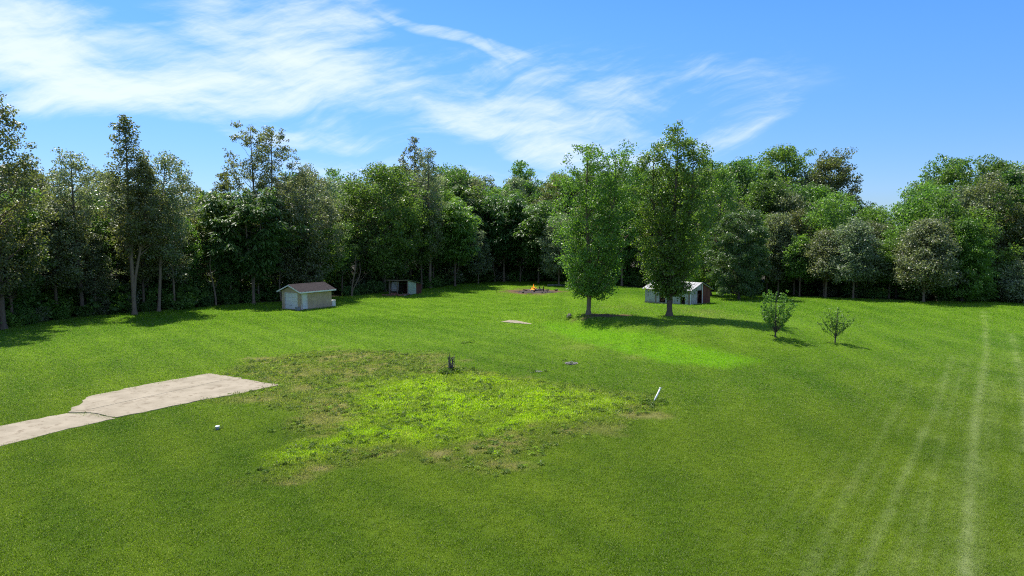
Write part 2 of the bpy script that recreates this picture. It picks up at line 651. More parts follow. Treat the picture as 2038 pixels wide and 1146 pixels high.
LEAF = dict(
    cotton=mat_leaf('cottonwood_leaf', (0.080, 0.156, 0.022), (0.200, 0.325, 0.060), 0.52, 0.6),
    grey=mat_leaf('grey_leaf', (0.095, 0.122, 0.050), (0.243, 0.282, 0.147), 0.47, 0.75, (1.2, 1.25, 0.7)),
    green=mat_leaf('green_leaf', (0.072, 0.146, 0.028), (0.178, 0.296, 0.064), 0.50, 0.45),
    dark=mat_leaf('dark_leaf', (0.055, 0.115, 0.030), (0.145, 0.250, 0.066), 0.47, 0.4),
    bright=mat_leaf('bright_leaf', (0.097, 0.192, 0.025), (0.209, 0.362, 0.056), 0.50, 0.6),
    brown=mat_leaf('olive_leaf', (0.084, 0.106, 0.038), (0.203, 0.221, 0.097), 0.47, 0.6),
    conifer=mat_leaf('needle', (0.061, 0.111, 0.032), (0.158, 0.226, 0.077), 0.40, 0.5),
    silver=mat_leaf('silver_leaf', (0.118, 0.169, 0.077), (0.294, 0.356, 0.194), 0.47, 0.75, (1.1, 1.2, 0.8)),
)
BARK = mat_surface('bark', (0.098, 0.072, 0.050), (0.160, 0.122, 0.088), 2.5, 0.9, (0.07, 0.06, 0.05), 26, 0.8, stretch=(6, 6, 1))
BARK_PALE = mat_surface('pale_bark', (0.145, 0.108, 0.074), (0.225, 0.172, 0.122), 2.5, 0.9, (0.085, 0.062, 0.044), 26, 0.8, stretch=(6, 6, 1))
BARK_DARK = mat_surface('dark_bark', (0.07, 0.058, 0.048), (0.12, 0.10, 0.083), 2.5, 0.9, None, 26, 0.8, stretch=(6, 6, 1))

# ground material: colour comes from the cover attribute, broken up by grain
GM, t, out = mat_base('lawn')
att = t.n('ShaderNodeAttribute', attribute_name='cover')
geo = t.n('ShaderNodeNewGeometry')
pos = geo.outputs['Position']
g1 = t.noise(pos, 9.0, 6, 0.7)
g2 = t.noise(pos, 42.0, 4, 0.7)
g3 = t.noise(pos, 1.3, 5, 0.6)
k = t.m('ADD', t.m('ADD', t.m('MULTIPLY', g1, 0.9), t.m('MULTIPLY', g2, 0.9)), t.m('MULTIPLY', g3, 0.35))
k = t.m('SUBTRACT', k, 0.12)
kk = t.n('ShaderNodeCombineColor')
for i in range(3):
    t.l(k, kk.inputs[i])
col = t.mix(1.0, att.outputs['Color'], kk.outputs[0], 'MULTIPLY')
nrm = bump(t, t.m('ADD', g1, t.m('MULTIPLY', g2, 0.6)), 0.9, 0.09)
t.l(pbsdf(t, col, 0.9, 0.05, nrm), out.inputs['Surface'])

# blades take the colour of the spot they grow on
BLADE, t, out = mat_base('grass_blade')
att = t.n('ShaderNodeAttribute', attribute_name='tint', attribute_type='INSTANCER')
geo = t.n('ShaderNodeNewGeometry')
kk = t.mix(geo.outputs['Random Per Island'], (0.74, 0.76, 0.7), (1.3, 1.26, 1.4))
c = t.mix(1.0, att.outputs['Color'], kk, 'MULTIPLY')
c = t.mix(t.m('MULTIPLY', t.m('GREATER_THAN', geo.outputs['Random Per Island'], 0.92), 0.7), c, (0.36, 0.38, 0.22))
d = t.n('ShaderNodeBsdfPrincipled')
t.l(c, d.inputs['Base Color'])
d.inputs['Roughness'].default_value = 0.45
d.inputs['Specular IOR Level'].default_value = 0.1
tr = t.n('ShaderNodeBsdfTranslucent')
t.l(t.mix(1.0, c, (1.25, 1.3, 0.6), 'MULTIPLY'), tr.inputs['Color'])
ms = t.n('ShaderNodeMixShader')
ms.inputs[0].default_value = 0.5
t.l(d.outputs[0], ms.inputs[1])
t.l(tr.outputs[0], ms.inputs[2])
t.l(ms.outputs[0], out.inputs['Surface'])

CONCRETE = mat_surface('concrete', (0.250, 0.212, 0.146), (0.325, 0.278, 0.198), 0.9, 0.9, (0.175, 0.138, 0.088), 45, 0.4)
STUCCO = mat_surface('stucco', (0.40, 0.305, 0.205), (0.50, 0.39, 0.27), 1.5, 0.95, None, 22, 0.9)
WHITE = mat_surface('white_paint', (0.62, 0.62, 0.61), (0.70, 0.70, 0.69), 1.5, 0.55, None, 30, 0.1)
OLD_WHITE = mat_surface('worn_white_paint', (0.30, 0.30, 0.285), (0.44, 0.44, 0.42), 2.0, 0.8, (0.15, 0.135, 0.11), 25, 0.3, stretch=(1, 1, .35))
SHINGLE = mat_surface('shingle', (0.024, 0.019, 0.020), (0.040, 0.031, 0.032), 3.0, 0.95, (0.065, 0.05, 0.048), 16, 0.9)
METAL = mat_surface('sheet_metal', (0.26, 0.255, 0.25), (0.37, 0.365, 0.355), 1.6, 0.6, (0.17, 0.115, 0.085), 20, 0.2, 0.5)
RUST = mat_surface('rusty_sheet', (0.10, 0.085, 0.075), (0.17, 0.13, 0.11), 2.0, 0.8, (0.16, 0.075, 0.045), 25, 0.4)
RED = mat_surface('red_boards', (0.115, 0.042, 0.032), (0.18, 0.068, 0.05), 2.0, 0.9, (0.07, 0.03, 0.026), 25, 0.4, stretch=(1, 1, .25))
WOODEN = mat_surface('old_wood', (0.15, 0.115, 0.085), (0.25, 0.20, 0.155), 3.0, 0.9, None, 30, 0.5, stretch=(4, 4, .6))
GREEN_PANEL = mat_surface('pale_green_panel', (0.33, 0.42, 0.31), (0.42, 0.50, 0.39), 1.5, 0.8, (0.42, 0.36, 0.24), 25, 0.2)
BRICK = mat_surface('brick', (0.19, 0.075, 0.052), (0.28, 0.115, 0.08), 5.0, 0.95, None, 25, 0.5)
CHAR = mat_surface('charred_wood', (0.022, 0.018, 0.016), (0.06, 0.045, 0.038), 5.0, 0.95, (0.15, 0.13, 0.12), 30, 0.5)
ASHWOOD = mat_surface('grey_dead_wood', (0.13, 0.11, 0.10), (0.24, 0.21, 0.19), 6.0, 0.95, (0.07, 0.055, 0.05), 40, 0.5)
GREY_BOX = mat_surface('grey_metal', (0.20, 0.21, 0.22), (0.28, 0.29, 0.30), 3.0, 0.6, None, 30, 0.1)
CASTIRON = mat_surface('cast_cover', (0.10, 0.10, 0.095), (0.17, 0.165, 0.155), 4.0, 0.8, (0.07, 0.07, 0.06), 30, 0.3)
ROCK = mat_surface('rock', (0.15, 0.135, 0.105), (0.26, 0.235, 0.19), 4.0, 0.95, (0.07, 0.075, 0.045), 30, 0.6)
PVC = mat_surface('white_plastic', (0.80, 0.80, 0.77), (0.86, 0.86, 0.83), 2.0, 0.4, None, 30, 0.02)
DARK = mat_surface('dark_seal', (0.03, 0.03, 0.032), (0.05, 0.05, 0.05), 2.0, 0.7, None, 30, 0.1)

FLAME, t, out = mat_base('flame')
tcn = t.n('ShaderNodeTexCoord')
fs = t.n('ShaderNodeSeparateXYZ')
t.l(tcn.outputs['Object'], fs.inputs[0])
fc = t.mix(t.smooth(t.m('ADD', fs.outputs[2], t.m('MULTIPLY', t.noise(tcn.outputs['Object'], 5.0, 3), 0.5)), 0.2, 1.3), (1.0, 0.52, 0.07), (1.0, 0.24, 0.02))
em = t.n('ShaderNodeEmission')
t.l(fc, em.inputs['Color'])
em.inputs['Strength'].default_value = 0.85
t.l(em.outputs[0], out.inputs['Surface'])


# ------------------------------------------------------------------ ground
def axis(segs):
    out = []
    for a, b, st in segs:
        out.append(np.linspace(a, b, max(2, int(round((b - a) / st)) + 1))[:-1])
    out.append(np.array([segs[-1][1]]))
    return np.concatenate(out)


xs = axis([(-3000, -400, 400), (-400, -80, 20), (-80, -40, 2), (-40, -20, .7), (-20, 8, .3), (8, 13, .22), (13, 27, .12), (27, 45, .5), (45, 80, 2), (80, 400, 20), (400, 3000, 400)])
ys = axis([(-300, 0, 30), (0, 14, 2), (14, 50, .28), (50, 76, .5), (76, 112, .8), (112, 160, 2), (160, 400, 20), (400, 4000, 400)])
GX, GY = np.meshgrid(xs, ys)
gx, gy = GX.ravel(), GY.ravel()
gz = height(gx, gy)
nx, ny = len(xs), len(ys)
i = np.arange(ny - 1)[:, None] * nx + np.arange(nx - 1)[None, :]
F = np.stack([i, i + 1, i + nx + 1, i + nx], -1).reshape(-1, 4)
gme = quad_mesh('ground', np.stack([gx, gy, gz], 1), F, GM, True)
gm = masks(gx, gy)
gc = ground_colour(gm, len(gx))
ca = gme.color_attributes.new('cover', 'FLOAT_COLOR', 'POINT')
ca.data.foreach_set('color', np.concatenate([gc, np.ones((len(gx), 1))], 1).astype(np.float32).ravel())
ground = tag(link('ground', gme), 'wide mown green lawn running back to the wood', 'lawn', kind='structure')


# ------------------------------------------------------------------ trees
def gen_tree(seed, H, R, zb, prof, nl=40, up=40, cpl=5, lpc=40, leaf=0.26, crad=0.8, tr=0.22, flat=0.7,
             aspect=0.6, mode='ball', lean=(0, 0), forks=None, droop=0.0, lobes=0.25, vase=None, inner=0.35, drop=0.0, wob=0.25):
    """returns trunk arrays and crown arrays of one tree. prof: radius fraction over crown height"""
    rg = np.random.default_rng(seed)
    tubes, clumps = [], []
    stems = forks or [(0.0, 0.0, 1.0)]
    tp = np.array([0, .03, .12, .25, .4, .55, .7, .85, 1.0])
    stem_paths = []
    for k, (fx, fy, hf) in enumerate(stems):
        P = np.zeros((9, 3))
        sp = sstep(tp, 0.12, 0.75)
        P[:, 0] = fx * sp + lean[0] * tp + wob * np.sin(tp * 5 + rg.uniform(0, 6)) * tp * 0.6
        P[:, 1] = fy * sp + lean[1] * tp + wob * np.sin(tp * 4 + rg.uniform(0, 6)) * tp * 0.6
        P[:, 2] = tp * H * hf * 0.97 - 0.15 * (tp == 0)
        rr = tr * (1 if k == 0 else 0.75) * (1 - tp) ** 0.8 + 0.02
        rr[0] *= 1.7
        tubes.append((P, rr, 8))
        stem_paths.append((P, H * hf))

    def on_stem(sp, z):
        P, h = sp
        return np.array([np.interp(z, P[:, 2], P[:, 0]), np.interp(z, P[:, 2], P[:, 1]), z])
    ph = rg.uniform(0, 6.28, 3)
    for k in range(nl):
        t_ = (k + rg.uniform(0.1, 0.9)) / nl
        if rg.random() < drop:
            continue
        sp = stem_paths[k % len(stem_paths)]
        h = sp[1]
        az_ = k * 2.39996 + rg.uniform(-0.5, 0.5)
        lob = 1 + lobes * (np.sin(2 * az_ + ph[0] + t_ * 3) * 0.6 + np.sin(3 * az_ + ph[1] - t_ * 5) * 0.4)
        r_ = R * max(0.05, prof(t_)) * lob * rg.uniform(0.72, 1.08)
        ztip = zb + t_ * (h - zb) * rg.uniform(0.97, 1.02)
        if vase is not None:
            z0 = vase * H * rg.uniform(0.6, 1.0)
        else:
            z0 = max(zb * 0.75, ztip - r_ * math.tan(R_(up)) * rg.uniform(0.8, 1.2))
            z0 = min(z0, h * 0.93)
        p0 = on_stem(sp, z0)
        o = np.array([math.cos(az_), math.sin(az_), 0])
        cen = on_stem(sp, min(ztip, h * 0.95))
        tip = np.array([cen[0], cen[1], ztip]) + o * r_
        mid = 0.5 * (p0 + tip) + o * r_ * 0.12 + np.array([0, 0, (droop - 0.08) * r_])
        q = np.linspace(0, 1, 6)[:, None]
        P = (1 - q) ** 2 * p0 + 2 * q * (1 - q) * mid + q ** 2 * tip
        P[1:] += rg.normal(0, 0.03 * max(r_, .5), (5, 3))
        lr = max(0.018, tr * 0.34 * (1 - 0.6 * t_)) * min(1.0, 0.4 + r_ / R * 0.8)
        tubes.append((P, lr * (1 - np.linspace(0, 1, 6) * 0.85), 4))
        nc = max(2, int(round(cpl * (0.45 + 0.75 * r_ / R))))
        for c in range(nc):
            f = 1.0 if c == 0 else rg.uniform(inner, 1.0)
            b = np.array([np.interp(f, np.linspace(0, 1, 6), P[:, a]) for a in range(3)])
            cr = crad * rg.uniform(0.65, 1.25)
            cc_ = b + rg.normal(0, 1, 3) * np.array([1, 1, 0.7]) * cr * (0.55 if c else 0.15)
            if c and cr > 0.45 and rg.random() < 0.6:
                tubes.append((np.array([b, 0.5 * (b + cc_) + [0, 0, .05], cc_]), np.array([lr * .4, lr * .25, 0.008]), 3))
            clumps.append((*cc_, cr))
    for sp in stem_paths:
        for c in range(4):
            z = sp[1] * rg.uniform(0.92, 1.0) - crad * 0.3
            p = on_stem(sp, z) + rg.normal(0, 0.25, 3) * crad
            clumps.append((*p, crad * rg.uniform(0.6, 0.9)))
    cl = np.array(clumps)
    n_per = np.maximum(6, (lpc * (cl[:, 3] / crad) ** 2)).astype(int)
    idx = np.repeat(np.arange(len(cl)), n_per)
    N = len(idx)
    cc_, cr = cl[idx, :3], cl[idx, 3:4]
    dvec = rg.normal(0, 1, (N, 3))
    dvec /= np.linalg.norm(dvec, axis=1)[:, None]
    if mode == 'ball':
        pos = cc_ + dvec * (rg.random((N, 1)) ** 0.45) * cr * np.array([1, 1, flat])
        nrm = rg.normal(0, 1, (N, 3)) + dvec * 0.6 + np.array([0, 0, 0.55])
        nrm /= np.linalg.norm(nrm, axis=1)[:, None]
        a = np.cross(nrm, rg.normal(0, 1, (N, 3)))
    elif mode == 'rosette':       # long leaves arching out and down from the shoot ends
        th = rg.uniform(0, 6.283, N)
        rr = (rg.random(N) ** 0.6)[:, None] * cr
        o = np.stack([np.cos(th), np.sin(th), np.zeros(N)], 1)
        pos = cc_ + o * rr + np.stack([np.zeros(N), np.zeros(N), (-0.45 * (rr / cr) ** 2 * cr).ravel() + rg.normal(0, 0.12, N) * cr.ravel()], 1)
        a = o * 1.0 + np.array([0, 0, -1.0]) * (rr / cr) * 0.9 + rg.normal(0, 0.3, (N, 3))
        nrm = np.cross(a, np.cross(np.array([0, 0, 1.0]) + rg.normal(0, 0.35, (N, 3)), a))
        nrm /= np.linalg.norm(nrm, axis=1)[:, None] + 1e-9
    else:                          # 'spray': hanging flat sprays of a conifer
        pos = cc_ + dvec * (rg.random((N, 1)) ** 0.5) * cr * np.array([1, 1, flat])
        out_ = pos - np.array([0, 0, 1]) * pos[:, 2:3]
        out_ = out_ / (np.linalg.norm(out_, axis=1)[:, None] + 1e-6)
        a = out_ * 0.8 + np.array([0, 0, -0.55]) + rg.normal(0, 0.45, (N, 3))
        nrm = np.cross(a, rg.normal(0, 1, (N, 3)) + np.array([0, 0, 0.0]))
        nrm /= np.linalg.norm(nrm, axis=1)[:, None] + 1e-9
    a /= np.linalg.norm(a, axis=1)[:, None] + 1e-9
    b = np.cross(nrm, a)
    b /= np.linalg.norm(b, axis=1)[:, None] + 1e-9
    s = leaf * rg.uniform(0.6, 1.3, (N, 1))
    V = np.stack([pos - a * s * .5, pos + b * s * aspect * .5, pos + a * s * .5, pos - b * s * aspect * .5], 1).reshape(-1, 3)
    FF = np.arange(N * 4).reshape(-1, 4)
    tv, tf, k0 = [], [], 0
    for P, rr, sd in tubes:
        a_, b_ = tube_np(P, rr, sd)
        tv.append(a_)
        tf.append(b_ + k0)
        k0 += len(a_)
    return (np.concatenate(tv), np.concatenate(tf)), (V, FF)


def prof_oval(t): return math.sqrt(max(0, 1 - (2 * t - 0.85) ** 2 / 1.4))
def prof_round(t): return math.sqrt(max(0, 1 - (2 * t - 0.95) ** 2 / 1.15))
def prof_col(t): return min(1, 0.55 + t * 1.6) * (1 - max(0, t - 0.6) / 0.4 * 0.75)
def prof_cone(t): return (1 - t) ** 0.75 * min(1, 0.6 + 3 * t)
def prof_blunt(t): return min(1, 0.75 + t) * (1 - max(0, t - 0.7) / 0.3 * 0.5)
def prof_umb(t): return min(1, 0.45 + t * 0.9) if t < .75 else 1 - (t - .75) / .25 * .45
def prof_cw(t): return min(1, 0.62 + t * 1.2) * (1 - max(0, t - 0.72) / 0.28 * 0.55)
def prof_dome(t): return math.sqrt(max(0, 1 - t ** 1.5)) * min(1, 0.72 + 1.6 * t)
def prof_vase(t): return 1.0 - 0.62 * t * t
def prof_top(t): return min(1, 0.3 + t * 1.5) * (1 - max(0, t - 0.65) / 0.35 * 0.7)


def make_tree(name, label, loc, g, leafm, barkm, group=None, cat='tree', rz=0.0, scale=None):
    root = thing(name, label, cat, loc, rz, group)
    (tv, tf), (V, FF) = g
    link('trunk', quad_mesh('trunk', tv, tf, barkm, True), root)
    cr = link('crown', quad_mesh('crown', V, FF, leafm), root)
    cr['kind'] = 'stuff'
    if scale is not None:
        root.scale = scale
    return root


def copy_tree(src, label, loc, rz, scale, leafm=None, group=None, name=None):
    r = src.copy()
    if name:
        r.name = name
    C.objects.link(r)
    r.location = loc
    r.rotation_euler = (0, 0, rz)
    r.scale = scale
    r['label'] = label
    if group:
        r['group'] = group
    for ch in src.children:
        c = ch.copy()
        c.parent = r
        C.objects.link(c)
        if leafm is not None and 'crown' in ch.name:
            c.material_slots[0].link = 'OBJECT'
            c.material_slots[0].material = leafm
    return r


def base_at(px, py):
    p = at(px, py)
    return p


def rel_h(px, top, p):
    """height of a tree standing at p whose top shows at pixel row top"""
    return float(at_y(px, top, p[1])[2] - p[2])


def mpp(p):
    return p[1] / FPX


# --- the two cottonwoods on the lawn and their neighbour
p = TREE_A
H = rel_h(1195, 287, p)
make_tree('cottonwood_tree', 'slender cottonwood with twin tops, left of the two standing on the open lawn', p,
          gen_tree(3, H, 2.7, 2.2, prof_cw, nl=116, up=52, cpl=7, lpc=46, leaf=0.165, crad=0.6, tr=0.19, aspect=0.85,
                   lobes=0.3, forks=[(-0.6, 0.1, 1.0), (1.9, -0.3, 0.99)], lean=(0.5, 0), inner=0.25, wob=.12), LEAF['cotton'], BARK_PALE)
p = TREE_B
H = rel_h(1340, 243, p)
make_tree('cottonwood_tree', 'tallest cottonwood on the lawn, in front of the white barn', p,
          gen_tree(8, H, 2.3, 2.5, prof_cw, nl=140, up=54, cpl=7, lpc=46, leaf=0.17, crad=0.62, tr=0.25, aspect=0.85,
                   lobes=0.35, forks=[(0.5, 0.1, 1.0), (-1.6, 0.4, 0.9), (1.9, -0.2, 0.92)], inner=0.25, wob=.12), LEAF['cotton'], BARK)
p = at(1412, 588)
make_tree('cottonwood_tree', 'leafy cottonwood rising behind the right end of the white barn', p,
          gen_tree(12, rel_h(1420, 312, p), 4.2, 2.5, prof_col, nl=90, up=50, cpl=6, lpc=40, leaf=0.24, crad=0.8, tr=0.26, aspect=0.85,
                   forks=[(0, 0, 1.0), (1.6, 0.5, .93)]), LEAF['cotton'], BARK)

# --- single trees of the wood's edge: px base, row of the top, then how they look
EDGE_TREES = [
    # name, label, base px, top py, R, crown base m, profile, leaf, bark, kwargs
    ('maple_tree', 'tall dark tree cut by the left edge of the picture', (6, 655), 186, 3.3, 4.0, prof_col, 'brown', 'bark', dict(nl=75, up=50, cpl=6, lpc=42, leaf=.26, crad=.75, tr=.27, seed=21, lobes=.4)),
    ('maple_tree', 'grey-leaved tree with long straight bare trunk near the left end of the wood', (165, 628), 300, 3.0, 8.2, prof_top, 'grey', 'bark', dict(nl=44, up=46, cpl=5, lpc=34, leaf=.25, crad=.66, tr=.2, seed=22, lean=(-.5, 0), drop=.1)),
    ('maple_tree', 'tall spire-topped tree with a forked ivy-covered trunk on the left', (268, 626), 226, 3.0, 8.5, prof_cone, 'brown', 'pale', dict(nl=90, up=50, cpl=6, lpc=38, leaf=.26, crad=.66, tr=.22, seed=23, forks=[(-.3, 0, 1.0), (1.6, .3, .78)], lobes=.3)),
    ('maple_tree', 'grey-leaved tree on a leaning pale trunk beside the forked spire-topped tree', (316, 620), 306, 3.1, 6.8, prof_oval, 'grey', 'pale', dict(nl=60, up=42, cpl=6, lpc=40, leaf=.24, crad=.75, tr=.17, seed=24, lean=(1.1, .5))),
    ('maple_tree', 'smaller grey-leaved tree with a thin crooked trunk right of the leaning trunk', (348, 616), 392, 2.0, 4.0, prof_oval, 'grey', 'pale', dict(nl=34, up=35, cpl=5, lpc=34, leaf=.22, crad=.6, tr=.12, seed=25, lean=(-.3, 0))),
    ('sumac_tree', 'dark layered tree with a forked pale trunk left of the tan shed', (505, 604), 372, 4.0, 4.4, prof_umb, 'dark', 'pale', dict(nl=46, up=32, cpl=6, lpc=46, leaf=.62, crad=1.05, tr=.17, aspect=.3, mode='rosette', seed=26, forks=[(-.7, 0, 1.0), (1.1, .2, .9)])),
    ('willow_tree', 'bushy grey-green tree drooping behind the tan shed', (612, 594), 338, 4.6, 2.9, prof_round, 'grey', 'bark', dict(nl=80, up=35, cpl=8, lpc=46, leaf=.26, crad=.85, tr=.22, seed=27, droop=.15)),
    ('oak_tree', 'big dense dark green tree behind the open-fronted ruined shed', (765, 580), 325, 6.3, 3.4, prof_round, 'green', 'bark', dict(nl=92, up=30, cpl=9, lpc=50, leaf=.32, crad=1.05, tr=.3, seed=28)),
    ('maple_tree', 'tall narrow grey tree with a bare trunk right of the ruined shed', (856, 573), 296, 2.7, 6.5, prof_col, 'grey', 'pale', dict(nl=62, up=48, cpl=5, lpc=36, leaf=.26, crad=.72, tr=.24, seed=29, lobes=.3)),
    ('birch_tree', 'small pale-leaved tree shining against the dark wood at the back', (952, 564), 458, 2.0, 2.4, prof_oval, 'silver', 'pale', dict(nl=44, up=35, cpl=6, lpc=36, leaf=.24, crad=.6, tr=.1, seed=30)),
    ('sumac_tree', 'broad flat-topped dark tree behind the bonfire', (1003, 560), 386, 5.2, 5.0, prof_umb, 'dark', 'pale', dict(nl=64, up=28, cpl=8, lpc=46, leaf=.66, crad=1.2, tr=.2, aspect=.32, mode='rosette', seed=31)),
    ('birch_tree', 'small pale grey-green tree with slim trunk right of the bonfire', (1112, 568), 430, 3.3, 2.6, prof_oval, 'silver', 'pale', dict(nl=62, up=28, cpl=7, lpc=44, leaf=.25, crad=.75, tr=.13, seed=32)),
    ('cypress_tree', 'blunt-topped dark conifer hung with sprays right of the white barn', (1470, 596), 422, 3.5, .9, prof_blunt, 'conifer', 'dark', dict(nl=95, up=12, cpl=7, lpc=60, leaf=.3, crad=.6, tr=.2, aspect=.35, mode='spray', seed=33, droop=.12)),
    ('walnut_tree', 'grey-green tree on a pale thin trunk, first right of the conifer', (1548, 588), 428, 3.0, 3.0, prof_dome, 'grey', 'pale', dict(nl=66, up=30, cpl=7, lpc=44, leaf=.26, crad=.78, tr=.11, seed=34)),
    ('walnut_tree', 'low grey-green tree behind the bigger of the two vase-shaped shrubs', (1591, 590), 470, 2.4, 2.9, prof_dome, 'green', 'pale', dict(nl=46, up=30, cpl=6, lpc=40, leaf=.25, crad=.7, tr=.1, seed=35)),
    ('walnut_tree', 'grey-green round tree on a thin trunk behind the smaller lawn shrub', (1643, 592), 456, 2.8, 3.2, prof_dome, 'grey', 'pale', dict(nl=54, up=30, cpl=6, lpc=42, leaf=.25, crad=.75, tr=.11, seed=36)),
    ('walnut_tree', 'pale grey-green round tree with drooping skirt left of the gap in the wood', (1698, 594), 440, 3.5, 2.9, prof_dome, 'silver', 'pale', dict(nl=72, up=28, cpl=7, lpc=44, leaf=.25, crad=.8, tr=.12, seed=37, droop=.1)),
    ('walnut_tree', 'grey-green dome-shaped tree with a clear short trunk on the right edge of the lawn', (1838, 601), 440, 4.2, 2.6, prof_dome, 'grey', 'pale', dict(nl=88, up=26, cpl=8, lpc=46, leaf=.25, crad=.85, tr=.14, seed=38, droop=.1)),
    ('spruce_tree', 'bright-topped conical tree right of the grey-green dome-shaped tree', (1915, 600), 438, 4.1, .8, prof_cone, 'bright', 'dark', dict(nl=105, up=8, cpl=8, lpc=54, leaf=.3, crad=.7, tr=.2, aspect=.35, mode='spray', seed=39, droop=.1)),
    ('dogwood_bush', 'pale bushy shrub cut by the right edge of the picture', (2030, 602), 520, 2.7, .3, prof_round, 'silver', 'bark', dict(nl=60, up=45, cpl=6, lpc=46, leaf=.24, crad=.65, tr=.1, seed=40, vase=.12)),
]
BK = dict(bark=BARK, pale=BARK_PALE, dark=BARK_DARK)
for nm, lb, bp, top, Rr, zb_, pf, lf, bk, kw in EDGE_TREES:
    kw = dict(kw)
    sd = kw.pop('seed')
    p = base_at(*bp)
    hh = rel_h(bp[0], top, p)
    make_tree(nm, lb, p - np.array([0, 0, .03]), gen_tree(sd, hh, Rr, zb_, pf, **kw), LEAF[lf], BK[bk])

# --- trees whose feet are hidden: px, distance, row of the top
BACK_TREES = [
    ('maple_tree', 'tall airy twin-topped tree against the sky left of the tan shed', 520, 92, 244, 3.3, 7.0, prof_cw, 'brown', dict(nl=100, up=54, cpl=6, lpc=40, leaf=.25, crad=.62, tr=.22, seed=51, forks=[(-.9, 0, 1.0), (1.7, .2, .98)], lobes=.3, drop=.05)),
    ('maple_tree', 'sparse tall treetop showing above the big dense dark green tree', 818, 118, 281, 2.9, 10, prof_col, 'brown', dict(nl=56, up=50, cpl=5, lpc=32, leaf=.33, crad=.65, tr=.2, seed=52, drop=.1)),
    ('maple_tree', 'thin treetop between the twin-topped tree and the layered dark tree', 448, 95, 342, 1.8, 9, prof_col, 'brown', dict(nl=30, up=45, cpl=5, lpc=32, leaf=.3, crad=.6, tr=.13, seed=53)),
    ('poplar_tree', 'clustered treetop standing above the wood left of its centre', 668, 150, 330, 3.8, 10, prof_top, 'green', dict(nl=40, up=48, cpl=4, lpc=34, leaf=.4, crad=.9, tr=.2, seed=54, drop=.15)),
    ('poplar_tree', 'round open treetop on the skyline above the bonfire', 1038, 150, 322, 4.6, 9, prof_top, 'green', dict(nl=52, up=40, cpl=5, lpc=40, leaf=.42, crad=1.0, tr=.22, seed=55, drop=.1)),
    ('oak_tree', 'brownish round treetop left of the twin-topped cottonwood', 1108, 138, 345, 4.0, 6, prof_oval, 'brown', dict(nl=56, up=35, cpl=6, lpc=44, leaf=.34, crad=.95, tr=.2, seed=56)),
    ('oak_tree', 'great dark rounded treetop in the right part of the wood', 1558, 122, 290, 6.2, 6, prof_round, 'green', dict(nl=88, up=30, cpl=9, lpc=48, leaf=.36, crad=1.1, tr=.3, seed=57)),
    ('oak_tree', 'great brownish oak-like treetop beside the gap in the skyline', 1650, 118, 308, 5.2, 5, prof_round, 'brown', dict(nl=84, up=30, cpl=8, lpc=48, leaf=.36, crad=1.05, tr=.3, seed=58, lobes=.35)),
    ('maple_tree', 'bright green pointed treetop below the great brownish treetop', 1632, 104, 377, 3.2, 4, prof_cone, 'bright', dict(nl=66, up=30, cpl=6, lpc=44, leaf=.28, crad=.8, tr=.16, seed=59)),
    ('oak_tree', 'dark round crown below the great dark rounded treetop', 1530, 105, 362, 3.8, 4, prof_round, 'dark', dict(nl=70, up=30, cpl=7, lpc=46, leaf=.3, crad=.9, tr=.18, seed=60)),
    ('sycamore_tree', 'big spreading treetop just right of the gap in the skyline', 1888, 112, 311, 5.6, 6, prof_round, 'green', dict(nl=78, up=34, cpl=7, lpc=44, leaf=.36, crad=1.0, tr=.26, seed=61, lobes=.4, drop=.08)),
    ('sycamore_tree', 'big rounded treetop at the far right end of the wood', 1968, 104, 318, 5.0, 4, prof_oval, 'green', dict(nl=88, up=36, cpl=8, lpc=46, leaf=.32, crad=1.0, tr=.26, seed=62)),
    ('sycamore_tree', 'leafy tree leaving the picture behind the pale bushy shrub', 2065, 104, 330, 4.6, 3, prof_oval, 'cotton', dict(nl=78, up=36, cpl=8, lpc=46, leaf=.32, crad=1.0, tr=.24, seed=63)),
    ('locust_tree', 'layered green crown left of the flat-topped tree behind the bonfire', 905, 116, 398, 4.0, 5, prof_umb, 'green', dict(nl=46, up=26, cpl=7, lpc=44, leaf=.6, crad=1.1, tr=.17, aspect=.32, mode='rosette', seed=64)),
    ('locust_tree', 'layered light green crown between the bonfire and the twin-topped cottonwood', 1072, 124, 404, 4.2, 4, prof_umb, 'green', dict(nl=46, up=26, cpl=7, lpc=44, leaf=.6, crad=1.1, tr=.17, aspect=.32, mode='rosette', seed=65)),
    ('locust_tree', 'layered bright green crown behind the twin-topped tree left of the tan shed', 440, 88, 380, 2.9, 5, prof_umb, 'green', dict(nl=38, up=28, cpl=6, lpc=42, leaf=.58, crad=1.0, tr=.15, aspect=.32, mode='rosette', seed=66)),
]
for nm, lb, px, Y, top, Rr, zb_, pf, lf, kw in BACK_TREES:
    kw = dict(kw)
    sd = kw.pop('seed')
    q = at_y(px, 470, Y)
    p = np.array([q[0], Y, float(height(q[0], Y)) - .03])
    make_tree(nm, lb, p, gen_tree(sd, rel_h(px, top, p), Rr, zb_, pf, **kw), LEAF[lf], BARK)

